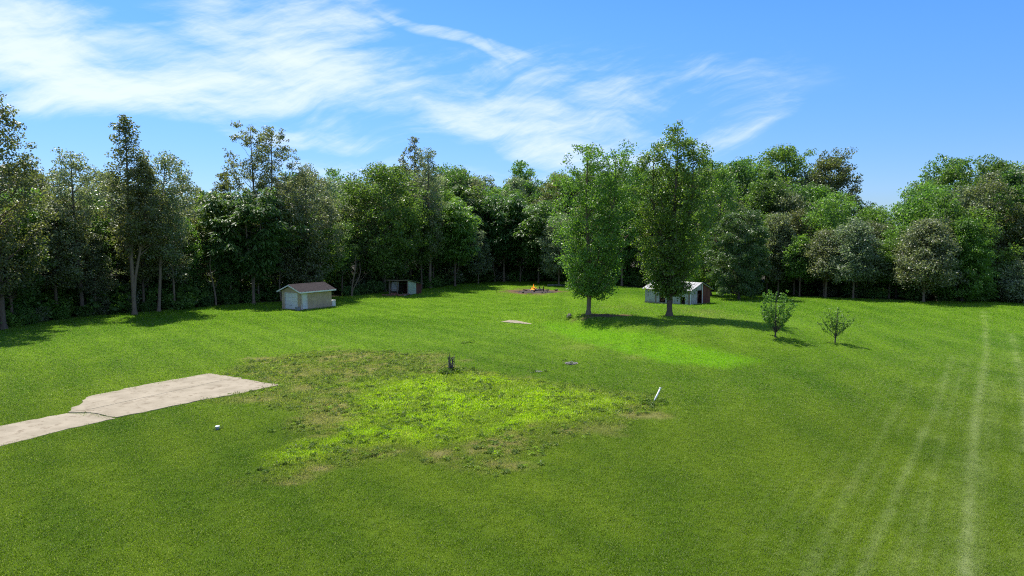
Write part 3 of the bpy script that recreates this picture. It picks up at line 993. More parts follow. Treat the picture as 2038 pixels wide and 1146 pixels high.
# --- the mass of the wood: a few patterns, each tree its own object
PROTO = []
for k, (pf, md, lf, kw) in enumerate([
        (prof_oval, 'ball', .34, dict(nl=52, up=35, cpl=6, lpc=40, crad=.95)), (prof_round, 'ball', .34, dict(nl=56, up=28, cpl=7, lpc=40, crad=1.0)),
        (prof_col, 'ball', .32, dict(nl=52, up=48, cpl=5, lpc=38, crad=.85)), (prof_oval, 'ball', .34, dict(nl=48, up=40, cpl=6, lpc=38, crad=.95, drop=.08)),
        (prof_umb, 'rosette', .62, dict(nl=42, up=28, cpl=6, lpc=42, crad=1.1, aspect=.32)), (prof_top, 'ball', .32, dict(nl=46, up=45, cpl=5, lpc=36, crad=.85)),
        (prof_cw, 'ball', .28, dict(nl=60, up=52, cpl=5, lpc=40, crad=.7, lobes=.45)), (prof_dome, 'ball', .30, dict(nl=58, up=25, cpl=7, lpc=42, crad=.9, droop=.12)),
        (prof_cone, 'ball', .30, dict(nl=56, up=38, cpl=6, lpc=40, crad=.8, lobes=.35)), (prof_round, 'ball', .36, dict(nl=50, up=34, cpl=7, lpc=34, crad=1.15, lobes=.5, drop=.12))]):
    PROTO.append((gen_tree(100 + k, 16.0, 3.9, 5.2, pf, leaf=lf, tr=.19, mode=md, wob=.4, **kw)))
SKYLINE = np.array([(-300, 300), (0, 300), (100, 318), (200, 335), (380, 368), (440, 392), (500, 380), (560, 345), (620, 350), (700, 352), (800, 338),
                    (900, 335), (1000, 348), (1060, 362), (1100, 352), (1130, 335), (1260, 335), (1420, 325), (1480, 318), (1640, 345), (1710, 402),
                    (1760, 418), (1810, 405), (1850, 345), (2000, 330), (2400, 320)], float)
SECT = [(240, 'at the left end of the wood'), (560, 'in the wood left of the tan shed'), (760, 'in the wood between the two sheds'),
        (960, 'in the wood right of the ruined shed'), (1150, 'in the wood behind the bonfire'), (1420, 'in the wood behind the cottonwoods'),
        (1700, 'in the wood right of the conifer'), (3000, 'at the right end of the wood')]
PRG = random.Random(5)
proto_root = {}
seglen = np.concatenate([[0], np.cumsum(np.linalg.norm(np.diff(EDGE, axis=0), axis=1))])
ROWS = [(2.2, 4.6, (.55, .75), 'edge'), (6.0, 4.8, (.7, .9), 'second'), (11, 5.2, (.8, 1.0), 'deep'), (17, 5.6, (.86, 1.02), 'deep'), (24, 6.2, (.88, 1.02), 'deep'), (33, 7.5, (.9, 1.02), 'deep')]
cen = np.array([0.0, 45.0])
n_fill = 0
for off, step, (lo, hi), row in ROWS:
    s = PRG.uniform(0, step)
    while s < seglen[-1]:
        x = np.interp(s, seglen, EDGE[:, 0])
        y = np.interp(s, seglen, EDGE[:, 1])
        s += step * PRG.uniform(0.75, 1.25)
        out_ = np.array([x, y]) - cen
        out_ /= np.linalg.norm(out_)
        q = np.array([x, y]) + out_ * (off + PRG.uniform(-1.4, 1.4))
        if q[1] < 25:
            continue
        px, _ = to_px(q[0], q[1], 8)
        if px < -220 or px > 2200:
            continue
        zt = at_y(px, float(np.interp(px, SKYLINE[:, 0], SKYLINE[:, 1])), q[1])[2]
        hh = max(5.0, zt * PRG.uniform(lo, hi))
        k = PRG.choices(range(10), (3, 2, 3, 3, 2 if px > 380 else 0.3, 3, 3, 2, 2, 3))[0]
        lf = PRG.choices(['grey', 'green', 'dark', 'brown', 'silver'], (5, 2, 2, 4, 1) if px < 420 else ((2, 5, 4, 1, 1) if px < 1150 else (1.4, 6, 3, 1.2, .7)))[0]
        sect = next(b for a, b in SECT if px < a)
        what = {'edge': 'young tree', 'second': 'second-row tree', 'deep': 'tree deep'}[row]
        tone_ = {'grey': 'grey-green', 'green': 'mid-green', 'dark': 'dark green', 'brown': 'olive-brown', 'silver': 'pale'}[lf]
        label = f'{tone_} {what} {sect}'
        sc = hh / 16.0
        wd = sc ** 0.75 * PRG.uniform(.88, 1.12)
        loc = (q[0], q[1], float(height(q[0], q[1])) - .05)
        rz = PRG.uniform(0, 6.28)
        if k not in proto_root:
            proto_root[k] = make_tree('forest_tree', label, loc, PROTO[k], LEAF[lf], BARK if k % 2 else BARK_PALE, 'trees ' + sect, rz=rz, scale=(wd, wd, sc))
        else:
            copy_tree(proto_root[k], label, loc, rz, (wd, wd, sc), LEAF[lf], 'trees ' + sect, 'forest_tree')
        n_fill += 1

# --- undergrowth at the foot of the wood
UB = [gen_tree(200 + k, 2.2, 1.5, .1, prof_round, nl=34, up=45, cpl=5, lpc=26, leaf=[.22, .26, .2, .34][k], crad=.42, tr=.035, vase=.08, aspect=.6) for k in range(4)]
ub_root = {}
for off, step, lo, hi in ((0.6, 2.3, .45, .95), (3.0, 2.6, .7, 1.5), (6.5, 3.4, .9, 1.9), (12, 4.5, 1.2, 2.4)):
    s = 0.0
    while s < seglen[-1]:
        x = np.interp(s, seglen, EDGE[:, 0])
        y = np.interp(s, seglen, EDGE[:, 1])
        s += step * PRG.uniform(0.6, 1.5)
        out_ = np.array([x, y]) - cen
        out_ /= np.linalg.norm(out_)
        q = np.array([x, y]) + out_ * (off + PRG.uniform(-.6, .9))
        px, py = to_px(q[0], q[1], 0)
        if px < -250 or px > 2250 or q[1] < 25:
            continue
        if off < 2 and px > 1180 and PRG.random() < .75:
            continue
        if off < 4 and (540 < px < 690 or 760 < px < 850):
            continue
        k = PRG.randrange(4)
        sc = PRG.uniform(lo, hi) * (0.8 if px > 1180 else 1.0)
        sect = next(b for a, b in SECT if px < a)
        lk = PRG.choices(['dark', 'green', 'grey', 'bright'], (3, 5, 3, 1.2))[0]
        lf = LEAF[lk]
        tone_ = {'dark': 'dark green', 'green': 'mid-green', 'grey': 'grey-green', 'bright': 'bright green'}[lk]
        label = tone_ + (' low' if sc < .8 else ' tall' if sc > 1.3 else '') + (' bush on the lawn edge ' if off < 2 else ' bush among trunks ') + sect
        loc = (q[0], q[1], float(height(q[0], q[1])) - .04)
        scl = (sc * PRG.uniform(.9, 1.4), sc * PRG.uniform(.9, 1.4), sc)
        if k not in ub_root:
            ub_root[k] = make_tree('woodland_bush', label, loc, UB[k], lf, BARK, 'bushes ' + sect, 'bush', PRG.uniform(0, 6.28), scl)
        else:
            copy_tree(ub_root[k], label, loc, PRG.uniform(0, 6.28), scl, lf, 'bushes ' + sect, 'woodland_bush')

# --- bare dead trees just inside the wood
for k, (px, py, h_, lb) in enumerate([(905, 565, 7.5, 'bare forked dead tree in the dark wood left of the small pale-leaved tree'), (985, 560, 8.0, 'bare dead tree with crooked arms in the dark wood behind the bonfire'),
                                      (700, 590, 6.0, 'thin bare dead trunk between the tan shed and the ruined shed'), (430, 608, 6.5, 'thin bare dead trunk left of the layered dark tree'),
                                      (1035, 560, 7.0, 'bare leaning dead trunk in the shade right of the flat-topped tree'), (560, 598, 6.0, 'thin bare trunk just behind the tan shed')]):
    p = at(px, py)
    (tv, tf), _ = gen_tree(300 + k, h_, 1.7, 2.6, prof_top, nl=9, up=50, cpl=2, lpc=6, tr=.11, lean=(.5 * (-1) ** k, .2), forks=[(0, 0, 1.0), (.9, .1, .85)] if k % 2 == 0 else None, crad=.7, wob=.5)
    o = thing('dead_tree', lb, 'dead tree', p - np.array([0, 0, .05]))
    link('trunk', quad_mesh('trunk', tv, tf, BARK_PALE, True), o)

# --- the two vase-shaped shrubs on the lawn
p = at(1543, 671)
make_tree('orchard_tree', 'bigger of two vase-shaped leafy shrubs on the lawn', p,
          gen_tree(71, rel_h(1550, 578, p), 1.5, 1.75, prof_vase, nl=44, up=50, cpl=15, lpc=9, leaf=.13, crad=.12, tr=.05, vase=.13, inner=.36, lobes=.5, aspect=.5, wob=.05), LEAF['green'], BARK_DARK, cat='shrub')
p = at(1662, 682)
make_tree('orchard_tree', 'smaller, thinner of two vase-shaped leafy shrubs on the lawn', p,
          gen_tree(72, rel_h(1664, 612, p), 1.0, 1.5, prof_vase, nl=24, up=50, cpl=13, lpc=7, leaf=.12, crad=.11, tr=.035, vase=.2, inner=.38, lobes=.55, aspect=.5, wob=.05, lean=(.1, 0)), LEAF['green'], BARK_DARK, cat='shrub')

# ------------------------------------------------------------------ concrete driveway and pad
def rough_poly(P, step=0.35, amp=0.05, seed=1, fixed=()):
    """polygon with ragged edges; edges listed in fixed stay straight"""
    rg = np.random.default_rng(seed)
    out_ = []
    n = len(P)
    for i_ in range(n):
        a, b = np.array(P[i_]), np.array(P[(i_ + 1) % n])
        L = np.linalg.norm(b - a)
        m_ = max(1, int(L / step))
        nr = np.array([-(b - a)[1], (b - a)[0]]) / (L + 1e-9)
        for k_ in range(m_):
            q_ = a + (b - a) * k_ / m_
            if k_ and i_ not in fixed:
                q_ = q_ + nr * rg.normal(0, amp)
            out_.append(q_)
    return out_


def slab(name, P, z, parent, mat, thick=0.12, bevel=0.012):
    return MB().prism([(x, y, z - thick) for x, y in P], (0, 0, thick)).build(name, mat, parent, bevel)


drv = link('concrete_driveway', None, None, (0, 0, 0))
tag(drv, 'pale cracked concrete driveway slabs ending in the lawn at left', 'driveway', kind='structure')
J0, J1 = (469, 752), (178, 816)
D_TOP = 0.035
slab('slab', rough_poly(polyw([(178, 789), (300, 764), (417, 743.5), (468.9, 751.75), (180.8, 815.2), (134, 821.6)]), amp=.06, seed=2, fixed=(3,)), D_TOP, drv, CONCRETE)
slab('slab', rough_poly(polyw([(470, 752), (555, 767), (483, 783), (400, 797), (300, 818), (232, 831.5), (205, 826.5), (180, 822), (137, 822), (182, 815.6)]), amp=.055, seed=3, fixed=(9,)), D_TOP + .006, drv, CONCRETE)
slab('slab', rough_poly(polyw([(132, 823.2), (180, 823.4), (204, 828), (230, 833.6), (120, 858), (0, 888.5), (-160, 930), (-400, 1000), (-400, 945), (-160, 886), (0, 848)]), amp=.055, seed=4), D_TOP - .008, drv, CONCRETE)

pad = slab('concrete_pad', rough_poly(polyw([(997, 641), (1015, 637), (1040, 638.5), (1073, 641.5), (1049, 645.5), (1025, 643.8)]), amp=.04, seed=5), float(at(1035, 641)[2]) + .04, None, CONCRETE)
tag(pad, 'small pale concrete pad lying alone in the middle lawn', 'concrete pad', kind='structure')


# ------------------------------------------------------------------ frames for buildings
def frame_on(p0, p1, p2):
    """local frame at ground pixel p0: x runs towards p1, y towards p2 (made square)"""
    a, b, c = at(*p0), at(*p1), at(*p2)
    ang = math.atan2(b[1] - a[1], b[0] - a[0])
    L = np.linalg.norm((b - a)[:2])
    ey = np.array([-math.sin(ang), math.cos(ang)])
    Wd = float(np.dot((c - a)[:2], ey))
    return a, ang, L, Wd


# ------------------------------------------------------------------ tan shed
a, ang, L, Wd = frame_on((597, 617.5), (662, 610), (560, 615.5))
L, Wd = 4.9, 3.0
print('shed', L, Wd, math.degrees(ang), a)
sh = thing('garden_shed', 'small tan stucco shed with brown shingle roof and white garage door', 'shed', a + np.array([0, 0, -.03]), ang)
eh, rise, oh = 2.25, 0.62, 0.42
MB().box(-.1, L + .1, -.1, Wd + .1, -.15, .1).build('foundation', CONCRETE, sh)
T = .12
# side walls run along x; the long side y=0 faces right, the front gable x=0 faces the camera
dx0, dx1, dh = .42, 1.08, 2.02
MB().box(0, dx0, 0, T, .1, eh).box(dx1, L, 0, T, .1, eh).box(dx0, dx1, 0, T, dh + .1, eh).build('wall', STUCCO, sh)
MB().box(0, L, Wd - T, Wd, .1, eh).build('wall', STUCCO, sh)
MB().prism([(L, T, .1), (L, Wd - T, .1), (L, Wd - T, eh), (L, Wd / 2, eh + rise * .78), (L, T, eh)], (-T, 0, 0)).build('wall', STUCCO, sh)
gy0, gy1, gh = .42, 2.42, 1.92
g = MB()
g.box(0, T, T, gy0, .1, eh).box(0, T, gy1, Wd - T, .1, eh).box(0, T, gy0, gy1, gh, eh)
g.prism([(0, T, eh), (0, Wd - T, eh), (0, Wd / 2, eh + rise * .78)][::-1], (T, 0, 0))
g.build('wall', STUCCO, sh)
gd = MB().box(.05, .075, gy0, gy1, .1, gh).build('garage_door', WHITE, sh)
npan = 4
for k in range(npan):
    z0 = .115 + k * (gh - .13) / npan
    MB().box(.015, .05, gy0 + .02, gy1 - .02, z0, z0 + (gh - .13) / npan - .025).build('panel', WHITE, gd, .008)
MB().box(-.03, .015, 1.33, 1.5, .5, .54).build('handle', GREY_BOX, gd)
for y0, y1, z0, z1 in ((gy0 - .07, gy0, .1, gh + .07), (gy1, gy1 + .07, .1, gh + .07), (gy0, gy1, gh, gh + .07)):
    MB().box(-.022, .03, y0, y1, z0, z1).build('door_trim', WHITE, sh)
dr = MB().box(dx0 + .05, dx1 - .05, .02, .06, .13, dh + .06).build('door', WHITE, sh, .005)
MB().tube([(dx1 - .13, .02, 1.05), (dx1 - .13, -.04, 1.05), (dx1 - .13, -.06, 1.05)], [.02, .02, .035]).build('handle', GREY_BOX, dr)
for x0, x1, z0, z1 in ((dx0 - .04, dx0 + .05, .1, dh + .14), (dx1 - .05, dx1 + .04, .1, dh + .14), (dx0 + .05, dx1 - .05, dh + .06, dh + .14)):
    MB().box(x0, x1, -.022, .03, z0, z1).build('door_trim', WHITE, sh)
# roof: two slopes with an overhang all round, thickness .09
zr, ze = eh + rise, eh - .02
slope = (zr - ze) / (Wd / 2 + .0)
for sgn in (0, 1):
    yy = (lambda q: q) if sgn == 0 else (lambda q: Wd - q)
    pr = [(-.33, yy(-oh), ze - oh * slope * .72), (-.33, yy(Wd / 2), zr), (-.33, yy(Wd / 2), zr + .07), (-.33, yy(-oh), ze - oh * slope * .72 + .07)]
    rf = MB().prism(pr if sgn else pr[::-1], (L + .66, 0, 0)).build('roof_slope', SHINGLE, sh)
    for k in range(11):      # courses of shingles
        f0 = k / 11
        f1 = (k + 1.0) / 11
        A = np.array(pr[3]) * (1 - f0) + np.array(pr[2]) * f0
        B = np.array(pr[3]) * (1 - f1) + np.array(pr[2]) * f1
        q = [(-.35, A[1], A[2] + .002), (-.35, B[1], B[2] + .002), (-.35, B[1], B[2] + .005), (-.35, A[1], A[2] + .022)]
        MB().prism(q if sgn else q[::-1], (L + .70, 0, 0)).build('shingle_course', SHINGLE, rf)
    MB().prism([(-.36, yy(-oh - .02), pr[0][2] - .09), (-.36, yy(Wd / 2), zr - .09), (-.36, yy(Wd / 2), zr + .05), (-.36, yy(-oh - .02), pr[0][2] + .05)], (.028, 0, 0)).build('barge_board', WHITE, sh)
    MB().prism([(L + .332, yy(-oh - .02), pr[0][2] - .09), (L + .332, yy(Wd / 2), zr - .09), (L + .332, yy(Wd / 2), zr + .05), (L + .332, yy(-oh - .02), pr[0][2] + .05)], (.028, 0, 0)).build('barge_board', WHITE, sh)
    y0, y1 = sorted((yy(-oh - .05), yy(-oh - .005)))
    MB().box(-.33, L + .33, y0, y1, pr[0][2] - .10, pr[0][2] + .045).build('gutter', WHITE, sh)
MB().prism([(-.36, Wd / 2 - .12, zr + .045), (-.36, Wd / 2 + .12, zr + .045), (-.36, Wd / 2, zr + .115)], (L + .72, 0, 0)).build('ridge_cap', SHINGLE, sh)
MB().tube([(.16, -oh - .02, eh - .2), (.16, -.07, eh - .42), (.16, -.05, .25), (.16, -.2, .12)], .035, 6).build('downpipe', WHITE, sh)


def local(a, ang, x, y, z=0.0):
    return np.array([a[0] + math.cos(ang) * x - math.sin(ang) * y, a[1] + math.sin(ang) * x + math.cos(ang) * y, a[2] + z])


q = local(a, ang, -.38, -.05, -.03)
ub = thing('utility_box', 'dark grey utility box on the ground at the tan shed corner', 'utility box', q, ang)
MB().box(-.2, .2, -.2, .2, 0, .40).build('body', GREY_BOX, ub, .02)
MB().box(-.22, .22, -.22, .22, .402, .44).build('lid', GREY_BOX, ub, .01)
q = local(a, ang, L + .32, .30, -.03)
bn = thing('storage_bin', 'white box with a lid at the far end of the tan shed', 'storage bin', q, ang)
MB().box(-.25, .3, -.35, .35, 0, .72).build('body', WHITE, bn, .03)
MB().box(-.28, .33, -.38, .38, .722, .80).build('lid', WHITE, bn, .02)

# ------------------------------------------------------------------ ruined open-fronted shed
a, ang, L, Wd = frame_on((812, 588), (838, 583.5), (774, 587.5))
# x runs along the right side wall to the back, y along the open front to the left
L, Wd = 4.3, 3.1
print('ruin', math.degrees(ang), a)
ru = thing('ruined_shed', 'tumbledown open-fronted shed with rusty lean-to roof at the edge of the wood', 'shed', a + np.array([0, 0, -.03]), ang)
hf, hb = 2.2, 1.42
hz = lambda x: hf + (hb - hf) * x / L
for x, y in ((.08, .08), (.08, Wd - .08), (.08, Wd * .56), (L - .08, .08), (L - .08, Wd - .08)):
    MB().box(x - .06, x + .06, y - .06, y + .06, -.1, hz(x) - .02).build('post', WOODEN, ru)
MB().prism([(.16, -.02, .12), (2.55, -.02, .12), (2.55, -.02, hz(2.55) - .06), (.16, -.02, hz(.16) - .06)], (0, .05, 0)).build('side_panel', GREEN_PANEL, ru)
for k in range(7):
    x0 = 2.6 + k * .245
    MB().prism([(x0, -.03, 0), (x0 + .22, -.03, 0), (x0 + .22, -.03, hz(x0 + .22) - .06), (x0, -.03, hz(x0) - .06)], (0, .03, 0)).build('board', RED, ru)
for k in range(12):
    y0 = .1 + k * .245
    MB().box(L - .06, L - .03, y0, y0 + .225, 0, hb - .05 - .03 * (k % 3)).build('board', RED, ru)
for k in range(14):
    x0 = .15 + k * .29
    MB().box(x0, x0 + .26, Wd - .06, Wd - .03, 0, hz(x0 + .26) - .06).build('board', WOODEN, ru)
# white sheet leaning in the left bay
for k in range(4):
    y0 = Wd * .56 + .12 + k * .29
    MB().prism([(.55, y0, .55), (.55, y0 + .27, .55), (.75, y0 + .27, 1.92), (.75, y0, 1.92)], (.03, 0, 0)).build('leaning_board', OLD_WHITE, ru)
MB().box(.18, .23, Wd * .57, Wd - .12, .78, .84).build('rail', WOODEN, ru)
# corrugated roof
rg = np.random.default_rng(9)
for k in range(5):
    y0, y1 = -.3 + k * .76, -.3 + (k + 1) * .76 + .05
    n_ = 16
    pts_t, pts_b = [], []
    for j in range(n_ + 1):
        yv = y0 + (y1 - y0) * j / n_
        zc = .018 * math.sin(j * math.pi * .8) + (k % 2) * .012
        pts_t.append((yv, zc + .012))
        pts_b.append((yv, zc))
    prof_ = pts_t + pts_b[::-1]
    xa, xb = -.35 - .06 * rg.random(), L + .2
    V, Fq = [], []
    for (xx) in (xa, xb):
        V += [(xx, yv, hz(xx) + .05 + zc) for yv, zc in prof_]
    n2 = len(prof_)
    m_ = MB()
    m_.v = V
    m_.f = [[j, (j + 1) % n2, n2 + (j + 1) % n2, n2 + j] for j in range(n2)]
    m_.build('roof_sheet', RUST if k else METAL, ru)
MB().box(-.3, -.22, -.2, Wd + .25, hf - .06, hf + .04).build('roof_beam', WOODEN, ru)
rg = np.random.default_rng(14)
for k in range(46):          # fallen bricks and boards at the foot of the front
    bx = rg.uniform(-1.3, .4)
    by = rg.uniform(-.2, Wd + .5)
    q = local(a, ang, bx, by)
    o = MB().box(-.16, .16, -.09, .09, -.06, .06).build('loose_brick', BRICK if k % 4 else WOODEN)
    o.location = (q[0], q[1], float(height(q[0], q[1])) + .05 + (.14 if rg.random() < .4 and bx > -.5 else 0))
    o.rotation_euler = (rg.uniform(-.3, .3), rg.uniform(-.3, .3), rg.uniform(0, 6))
    o.scale = [rg.uniform(.8, 1.8)] * 3
    tag(o, 'broken brick in the rubble at the foot of the ruined shed', 'brick', 'rubble bricks by the ruined shed')

# ------------------------------------------------------------------ white barn behind the cottonwood
a, ang, L, Wd = frame_on((1373, 607), (1413, 602.5), (1281, 601))
print('barn', L, Wd, math.degrees(ang), a)
L, Wd = 4.5, 6.6            # x along the gable end, y along the long wall to the left
ba = thing('white_barn', 'small old white barn with pale metal roof and red gable boards behind the tallest cottonwood', 'barn', a + np.array([0, 0, -.03]), ang)
eh, zr = 1.75, 2.62
gz_ = lambda x: eh + (zr - eh) * (1 - abs(x - L / 2) / (L / 2))
MB().box(-.05, L + .05, -.05, Wd + .05, -.3, .06).build('foundation', CONCRETE, ba)
# long wall (x = 0): vertical boards, with two openings
bw = .22
nb = int(Wd / bw)
for k in range(nb):
    y0 = k * bw
    f = 1 - (y0 + bw / 2) / Wd
    z0 = .06
    if .33 < f < .45:
        z0 = 1.25
    elif .80 < f < .90:
        z0 = .95
    MB().box(-.03, 0.0, y0 + .006, y0 + bw - .006, z0, eh - .02 * (k % 3)).build('board', OLD_WHITE if (k * 7) % 11 else WOODEN, ba)
for k in range(nb):
    y0 = k * bw
    MB().box(L, L + .03, y0 + .006, y0 + bw - .006, .06, eh).build('board', RED, ba)
# gable end (y = 0)
nb = int(L / bw)
for k in range(nb):
    x0 = k * bw + .02
    f = (x0 + bw / 2) / L
    z0 = .06
    if .33 < f < .56:
        z0 = 1.72
    mat_ = OLD_WHITE if f < .33 else (OLD_WHITE if f < .56 else RED)
    MB().prism([(x0, -.03, z0), (x0 + bw - .012, -.03, z0), (x0 + bw - .012, -.03, gz_(x0 + bw) - .02), (x0, -.03, gz_(x0) - .02)], (0, .03, 0)).build('gable_board', mat_, ba)
for k in range(nb):
    x0 = k * bw + .02
    MB().prism([(x0, Wd, .06), (x0 + bw - .012, Wd, .06), (x0 + bw - .012, Wd, gz_(x0 + bw) - .02), (x0, Wd, gz_(x0) - .02)], (0, .03, 0)).build('gable_board', OLD_WHITE, ba)
MB().box(L * .57, L * .57 + .12, -.065, -.03, .06, gz_(L * .57) - .03).build('corner_post', WHITE, ba)
MB().box(-.06, .06, -.08, -.03, .06, eh).build('corner_post', WHITE, ba)
for k, x in enumerate((1.65, 2.0, 2.3)):
    MB().prism([(x, .55, .06), (x + .2, .55, .06), (x + .32, .30, 1.1 + .12 * k), (x + .12, .30, 1.1 + .12 * k)], (0, .03, 0)).build('leaning_board', RED, ba)
for sgn in (0, 1):
    xx = (lambda q: q) if sgn == 0 else (lambda q: L - q)
    for k in range(8):
        y0, y1 = -.3 + k * .9, -.3 + (k + 1) * .9 - .015
        sl = (zr - eh) / (L / 2)
        pr = [(xx(-.28), y0, eh - .28 * sl + .02), (xx(L / 2), y0, zr + .02), (xx(L / 2), y0, zr + .045), (xx(-.28), y0, eh - .28 * sl + .045)]
        sheet = MB().prism(pr, (0, y1 - y0, 0)).build('roof_sheet', METAL, ba)
        for yv in (y0 + .012, y0 + .45):
            MB().prism([(p_[0], yv, p_[2] + (.026 if i_ > 1 else .02)) for i_, p_ in enumerate(pr)], (0, .035, 0)).build('roof_rib', METAL, sheet)

# ------------------------------------------------------------------ bonfire
fp = at(1063, 581)
fi = thing('bonfire', 'smouldering heap of charred logs on bare earth in the back lawn', 'bonfire', fp - np.array([0, 0, .02]), 0)
rg = np.random.default_rng(4)
for k in range(30):
    r_ = abs(rg.normal(0, 1.3))
    th = rg.uniform(0, 6.28)
    c_ = np.array([r_ * math.cos(th) * 1.15 + .4, r_ * math.sin(th), .1 + max(0, .45 - r_ * .22) * rg.random()])
    d_ = np.array([rg.normal(), rg.normal(), rg.normal() * .22])
    d_ /= np.linalg.norm(d_)
    ln = rg.uniform(.4, 1.1)
    rr = rg.uniform(.05, .13)
    P = [c_ - d_ * ln, c_ + rg.normal(0, .04, 3), c_ + d_ * ln]
    P = [np.array([q_[0], q_[1], max(q_[2], rr * .8)]) for q_ in P]
    MB().tube(P, [rr, rr * .95, rr * .7], 7).build('log', CHAR if k % 5 else ASHWOOD, fi)
ash = MB()
n_ = 28
ring = []
for rr, zz in ((2.6, .03), (1.9, .14), (1.1, .27), (.4, .34)):
    ring.append([((rr * (1 + .18 * math.sin(j * 2.1 + rr * 5) + .1 * rg.normal()) * math.cos(j * 6.283 / n_)) * 1.15 + .4, rr * (1 + .15 * math.sin(j * 1.7)) * math.sin(j * 6.283 / n_), zz + rg.normal(0, .035)) for j in range(n_)])
ash.v = [p_ for r_ in ring for p_ in r_]
ash.f = [[i_ * n_ + j, i_ * n_ + (j + 1) % n_, (i_ + 1) * n_ + (j + 1) % n_, (i_ + 1) * n_ + j] for i_ in range(3) for j in range(n_)] + [[3 * n_ + j for j in range(n_)]]
ash.build('ash_heap', CHAR, fi, smooth=True)


def flame(name, x, y, h, r, sd):
    rg_ = np.random.default_rng(sd)
    ts = np.linspace(0, 1, 9)
    P = np.stack([x + .12 * h * np.sin(ts * 4 + rg_.uniform(0, 6)) * ts, y + .1 * h * np.sin(ts * 3.4 + rg_.uniform(0, 6)) * ts, .12 + ts * h], 1)
    rad = r * np.interp(ts, [0, .2, .5, .8, 1], [.7, 1, .62, .26, .02])
    return MB().tube(P, rad, 8).build(name, FLAME, fi, smooth=True)


for k, (x, y, h, r) in enumerate([(0, 0, 1.25, .26), (-.32, .1, .8, .22), (.3, -.1, .78, .2), (.62, .1, .42, .18), (-.62, -.05, .42, .2), (.1, -.35, .55, .22), (-.95, .1, .22, .14)]):
    flame('flame', x * .85, y, h * .9, r * .8, 60 + k)
# a stick and a weathered log near the fire
q = at(988.5, 583)
st = tag(MB().tube([(0, 0, -.2), (.02, 0, .25), (-.03, .02, .62)], [.05, .045, .035], 6).build('wooden_stake', CHAR), 'short dark stake standing in the grass left of the bonfire', 'stake')
st.location = q
q = at(1108, 569)
lg = tag(MB().tube([(-1.6, 0, .12), (-.4, .15, .14), (.7, .1, .12), (1.7, -.1, .09)], [.14, .13, .11, .07], 8).build('fallen_log', ROCK), 'pale fallen log at the foot of the small tree right of the bonfire', 'log')
lg.location = q

# ------------------------------------------------------------------ small things on the lawn
# leaning white pipe
p0, p1 = at(1301.5, 799), None
d_ = at_y(1314.5, 772, p0[1] + .12) - p0
Ln = np.linalg.norm(d_)
pi_ = thing('plastic_pipe', 'white plastic pipe leaning out of the grass in the middle of the lawn', 'pipe', p0, 0)
MB().tube([(0, 0, -.0) - d_ * .12, d_ * .2, d_ * .98], .042, 10).build('pipe_body', PVC, pi_, smooth=True)
MB().tube([d_ * .90, d_ * 1.02], .05, 10).build('coupling', PVC, pi_, smooth=True)
MB().tube([d_ * 1.0, d_ * 1.0 + np.array([.06, 0, .012]), d_ * 1.0 + np.array([.10, .0, .03])], [.012, .011, .012], 6).build('wire', GREY_BOX, pi_)
# thin wire trailing from its foot
e_ = at(1296, 806) - p0
MB().tube([-d_ * .05, e_ * .5 + np.array([0, 0, .06]), e_ + np.array([0, 0, .02])], .011, 6).build('wire', PVC, pi_)

# dead shrub stub wrapped in vines
p0 = at(898.5, 739)
hd = rel_h(899, 703, p0)
ds = thing('dead_shrub', 'grey dead shrub stub with tangled bare stems in the rough patch', 'dead shrub', p0 - np.array([0, 0, .02]))
rg = np.random.default_rng(33)
for k in range(11):
    th = rg.uniform(0, 6.28)
    r0, r1 = rg.uniform(.03, .12), rg.uniform(.08, .24)
    h_ = hd * rg.uniform(.62, .86) if k else hd * 1.08
    n_ = 7
    P = []
    for j in range(n_):
        f = j / (n_ - 1)
        rr = r0 + (r1 - r0) * math.sin(f * 2.6)
        P.append((rr * math.cos(th + f * .9) + (.06 if k == 0 else 0), rr * math.sin(th + f * .9), f * h_ - .1 * (j == 0)))
    MB().tube(P, np.linspace(.035, .014, n_), 6).build('stem', ASHWOOD if k % 3 else CHAR, ds)
for k in range(26):
    z = rg.uniform(.2, hd * .82)
    th = rg.uniform(0, 6.28)
    P = [(.2 * math.cos(th + s_), .2 * math.sin(th + s_), z + .12 * s_ * rg.uniform(-1, 1)) for s_ in (0, .6, 1.2, 1.8)]
    MB().tube(P, .012, 4).build('vine', ASHWOOD if k % 2 else CHAR, ds)
P = [(-.1, 0, .55), (-.45, -.05, .42), (-.8, -.1, .18), (-.95, -.1, .02)]
MB().tube(P, [.022, .02, .016, .01], 5).build('stem', CHAR, ds)

# septic riser cap
p0 = at(433, 855)
cp = thing('septic_cap', 'small round grey plastic cap standing in the grass near the driveway', 'pipe cap', p0)
MB().tube([(0, 0, -.1), (0, 0, .12)], .075, 14).build('pipe_body', GREY_BOX, cp, smooth=True)
MB().tube([(0, 0, .122), (0, 0, .165), (0, 0, .178)], [.1, .1, .07], 14).build('lid', PVC, cp, smooth=True)

# round covers
p0 = at(1137, 724)
cv = thing('manhole_cover', 'round grey well cover set in the grass below the bank', 'well cover', p0)
MB().tube([(0, 0, -.1), (0, 0, .05)], .46, 20).build('ring', ROCK, cv)
MB().tube([(0, 0, .052), (0, 0, .085)], .40, 20).build('cover', CASTIRON, cv)
MB().box(-.1, .1, -.02, .02, .087, .11).build('handle', DARK, cv)
p0 = at(1072, 740)
cv = thing('drain_cover', 'small pale drain stone nearly overgrown, left of the round cover', 'drain stone', p0)
MB().prism([(.24 * math.cos(j * .785 + .2) * (1 + .2 * (j % 2)), .2 * math.sin(j * .785 + .2), -.05) for j in range(8)], (0, 0, .10)).build('stone', CASTIRON, cv, .02)
MB().tube([(-.06, 0, .055), (.06, 0, .055)], .014, 6).build('handle', DARK, cv)

